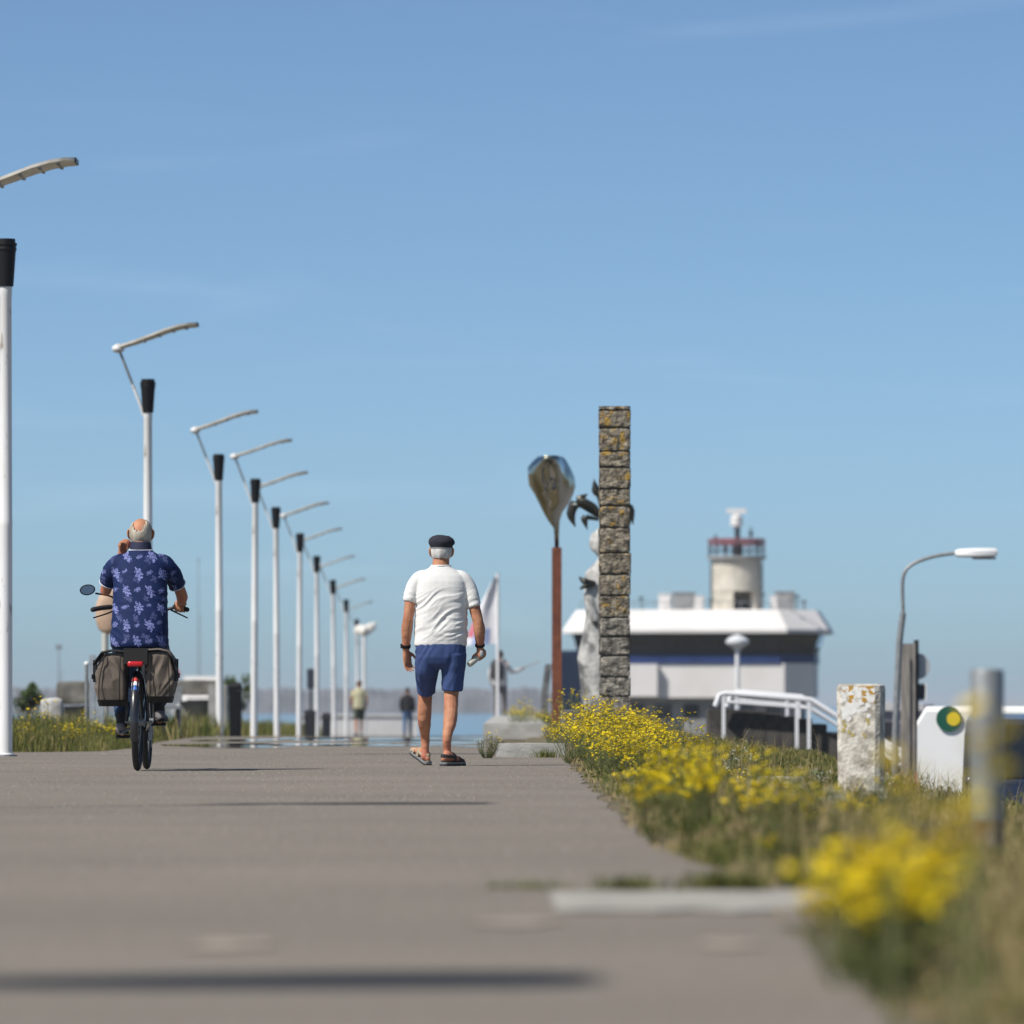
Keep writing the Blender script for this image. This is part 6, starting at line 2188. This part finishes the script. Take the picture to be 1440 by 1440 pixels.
protos = {
    'dense': [flower_plant('flowering_plant', 'flower', 101, 0.44, 0.20, 30, 5, 1.3), flower_plant('flowering_plant', 'flower', 102, 0.48, 0.22, 26, 6, 1.2)],
    'mid': [flower_plant('flowering_plant', 'flower', 103, 0.32, 0.17, 14, 4, 2.6, 0.0145), flower_plant('flowering_plant', 'flower', 104, 0.30, 0.15, 11, 4, 2.6, 0.0145)],
    'near': [flower_plant('flowering_plant', 'flower', 131, 0.28, 0.11, 15, 6, 2.2, 0.0165), flower_plant('flowering_plant', 'flower', 132, 0.26, 0.10, 13, 6, 2.2, 0.0165)],
    'sparse': [flower_plant('flowering_plant', 'flower', 105, 0.42, 0.18, 18, 1, 1.8), flower_plant('flowering_plant', 'flower', 106, 0.46, 0.16, 14, 2, 1.8)],
    'tuft': [flower_plant('flowering_plant', 'flower', 107, 0.27, 0.15, 34, 0.3, 2.0)],
    'tall': [flower_plant('flowering_plant', 'flower', 118, 0.50, 0.03, 3, 5, 2.5, 0.016)],
    'white': [flower_plant('umbel_plant', 'flower', 109, 0.26, 0.06, 4, 9, 1.0, 0.006, True)],
    'broad': [flower_plant('leafy_plant', 'plant', 110, 0.26, 0.10, 9, 0, 2.2, 0.01, False, 4.5)],
}
used = set()
r_ = random.Random(77)


def plant(kind, x, y, label, group, s=1.0, z=None, v=None):
    lst = protos[kind]
    pr_ = lst[r_.randrange(len(lst))] if v is None else lst[v]
    o = pr_ if pr_.name not in used else copy_tree(pr_)
    used.add(pr_.name)
    o.location = (x, y, (hgt(x, y) if z is None else z))
    o.rotation_euler = (0, 0, r_.uniform(0, 6.283))
    s *= r_.uniform(0.88, 1.12)
    o.scale = (s, s, s)
    o['label'] = label
    if group:
        o['group'] = group
    return o


for proto_list in protos.values():                  # remember the parts before any copy is made
    for p_ in proto_list:
        KIDS[p_.name] = [x for x in bpy.data.objects if x.parent == p_]

L_main = 'yellow flowering plant in the dense clump in front of the stone pillar'
for i in range(46):
    d = r_.uniform(39.5, 53.5)
    f = r_.random()
    x0 = 0.50 + 0.08 * math.sin(d)
    x = x0 + f * (1.28 - 0.5 * max(0, (44 - d) / 5) - x0)
    plant('dense', x, d, L_main, 'dense yellow clump before the pillar', 0.78 + 0.2 * r_.random() - 0.25 * max(0, (43 - d) / 4))
L_mid = 'yellow flowering plant at the asphalt edge, nearer than the dense clump'
for i in range(20):
    d = r_.uniform(20.5, 37)
    x = 0.50 + r_.random() * (0.30 + (36 - d) * 0.022)
    plant('mid', x, d, L_mid, 'yellow flowers along the asphalt edge', r_.uniform(0.7, 1.05))
L_ver = 'yellow flowering plant scattered in the grass of the bank'
for i in range(16):
    d = r_.uniform(16, 50)
    x = 0.75 + r_.random() * (0.075 * d - 0.6)
    plant('sparse' if i % 3 else 'mid', x, d, L_ver, 'flowers scattered over the bank', r_.uniform(0.45, 0.75))
L_near = 'blurred yellow flowering plant in the nearest clump at the picture corner'
for x, d in ((0.585, 10.3), (0.62, 10.8), (0.66, 10.3), (0.70, 10.8), (0.63, 9.9), (0.76, 11.4)):
    plant('near', x, d, L_near, 'nearest blurred yellow clump', 0.95)
for x, d, s, l_ in ((0.672, 8.5, 1.05, 'tall blurred yellow flower stalk in front of the grey steel post'), (0.565, 8.7, 0.97, 'tall blurred yellow flower stalk beside the concrete post and the white van'),
                    (0.625, 8.3, 0.86, 'blurred yellow stalk low between the concrete post and the steel post')):
    plant('tall', x, d, l_, 'tall stalks close to the camera', s)
L_left = 'yellow flowering plant in the verge at the foot of the tallest lamp'
for x, d, s in ((-5.15, 63, 1.1), (-4.95, 63.6, 1.25), (-4.8, 62.6, 1.0), (-5.0, 66, 1.15), (-4.6, 64.8, 0.85), (-4.45, 63.4, 0.7), (-4.75, 67, 1.1), (-5.4, 68, 1.2), (-4.5, 68, 1.0), (-4.3, 65, 0.6)):
    plant('sparse', x, d, L_left, 'flowers in the lamp verge', s)
for x, d, s in ((-5.2, 64, 1.35), (-4.85, 65, 1.2), (-4.55, 62.8, 0.95), (-4.35, 66.5, 1.1), (-5.0, 62.4, 1.0), (-4.7, 69, 1.4)):
    plant('mid', x, d, L_left, 'flowers in the lamp verge', s)
L_bed = 'yellow flowering clump on the raised bed behind the kerb block'
for x, d, s in ((0.05, 91, 0.95), (0.18, 92, 1.1), (0.30, 95, 0.9), (0.1, 99, 1.0), (0.42, 90, 0.8), (0.5, 93, 0.9)):
    plant('dense', x, d, L_bed, 'yellow clump on the raised bed', s * 0.8, z=0.11)
L_kerb = 'yellow flowering plant between the kerb block and the rusty post'
for x, d, s in ((0.42, 56, 0.7), (0.50, 57.5, 0.85), (0.62, 56, 0.8), (0.58, 63, 1.25), (0.70, 66, 1.35), (0.48, 70, 1.3), (0.82, 64, 1.2), (0.9, 57, 0.9), (1.15, 58, 0.9), (1.3, 56, 0.8)):
    plant('dense' if d < 62 else 'sparse', x, d, L_kerb, 'flowers round the pillar foot', s)
plant('tuft', -0.22, 53.6, 'bushy green tuft with few yellow flowers beside the kerb block', None, 1.0, z=0.0)
plant('white', 1.45, 40, 'white flower umbel in the grass of the bank', 'white umbels in the grass', 1.0)
for i in range(26):
    d = r_.uniform(24, 46)
    plant('white', 0.95 + r_.random() * (0.07 * d - 0.6), d, 'white flower umbel in the grass of the bank', 'white umbels in the grass', r_.uniform(0.6, 0.95))
plant('broad', 1.90, 36.5, 'leafy green plant beside the lichen covered concrete post', None, 1.1)

# fallen dry twig on the asphalt
m = MB()
m.tube([(0.0, 0, 0.008), (0.045, 0.25, 0.013), (0.075, 0.1, 0.035), (0.13, 0.5, 0.02)], [0.003, 0.005, 0.006, 0.002], 6, 3)
m.tube([(0.045, 0.25, 0.013), (0.03, 0.5, 0.02)], [0.004, 0.0015], 5)
o = m.build('dry_twig', M('dry_twig', (0.48, 0.33, 0.20), (0.38, 0.26, 0.15), scale=20, rough=0.9), None, True)
o.location = (0.43, 24.2, 0.0)
tag(o, 'curled dry twig lying at the asphalt edge', 'twig')


# grit and small stones lying on the asphalt
n = 30000
Y = 14 + 52 * rng.random(n) ** 0.8
X = rng.uniform(-1, 1, n) * 0.09 * Y
k_ = (X > -4.6) & (X < np.interp(Y, [0, 12, 17, 22, 30, 54], [0.58, 0.58, 0.56, 0.47, 0.45, 0.46]) - 0.03) & ~((Y > 54) & (X > -0.2)) & ~((Y > 59) & (X < -3.9))
k_ &= rng.random(n) < np.clip(0.45 + 0.9 * nz2(X, Y, 0.8, 81.0), 0.1, 1)
X, Y = X[k_], Y[k_]
n = len(X)
r1 = rng.uniform(0.0015, 0.0045, n)
V = np.empty((n, 5, 3))
for i, (a, b, c) in enumerate(((1, 0.2, 0), (-0.1, 1, 0), (-1, -0.2, 0), (0.2, -1, 0), (0.1, 0.1, 1.1))):
    V[:, i] = np.stack([X + a * r1 * rng.uniform(0.7, 1.3, n), Y + b * r1, 0.0005 + c * r1], 1)
base = np.arange(n)[:, None] * 5
F = np.concatenate([base + np.array(q) for q in ((0, 1, 4), (1, 2, 4), (2, 3, 4), (3, 0, 4))], 0)
me = bpy.data.meshes.new('grit')
me.from_pydata(V.reshape(-1, 3), [], F.tolist())
me.materials.append(tint_mat('grit_stone', [(0.0, (0.07, 0.062, 0.055)), (0.5, (0.24, 0.21, 0.18)), (1.0, (0.46, 0.42, 0.36))], rough=0.9, trans=0.0))
a_ = me.attributes.new('tint', 'FLOAT', 'POINT')
a_.data.foreach_set('value', np.repeat(rng.random(n), 5).astype(np.float32))
tag(obj('grit', me), 'fine grit and small stones strewn on the asphalt', 'grit', kind='stuff')

# ------------------------------------------------------------------ the sea air: thin even haze round everything
hz = MB()
hz.box((0, 22000, 7.0), (64000, 50000, 24.0))
hm = bpy.data.materials.new('haze')
hm.use_nodes = True
ht = hm.node_tree
for nd in list(ht.nodes):
    ht.nodes.remove(nd)
ho = ht.nodes.new('ShaderNodeOutputMaterial')
hv = ht.nodes.new('ShaderNodeVolumePrincipled')
hv.inputs['Color'].default_value = (0.80, 0.88, 0.97, 1)
hv.inputs['Density'].default_value = 0.00014
ht.links.new(hv.outputs[0], ho.inputs['Volume'])
tag(hz.build('haze', hm), 'thin pale sea haze', 'haze', kind='stuff')
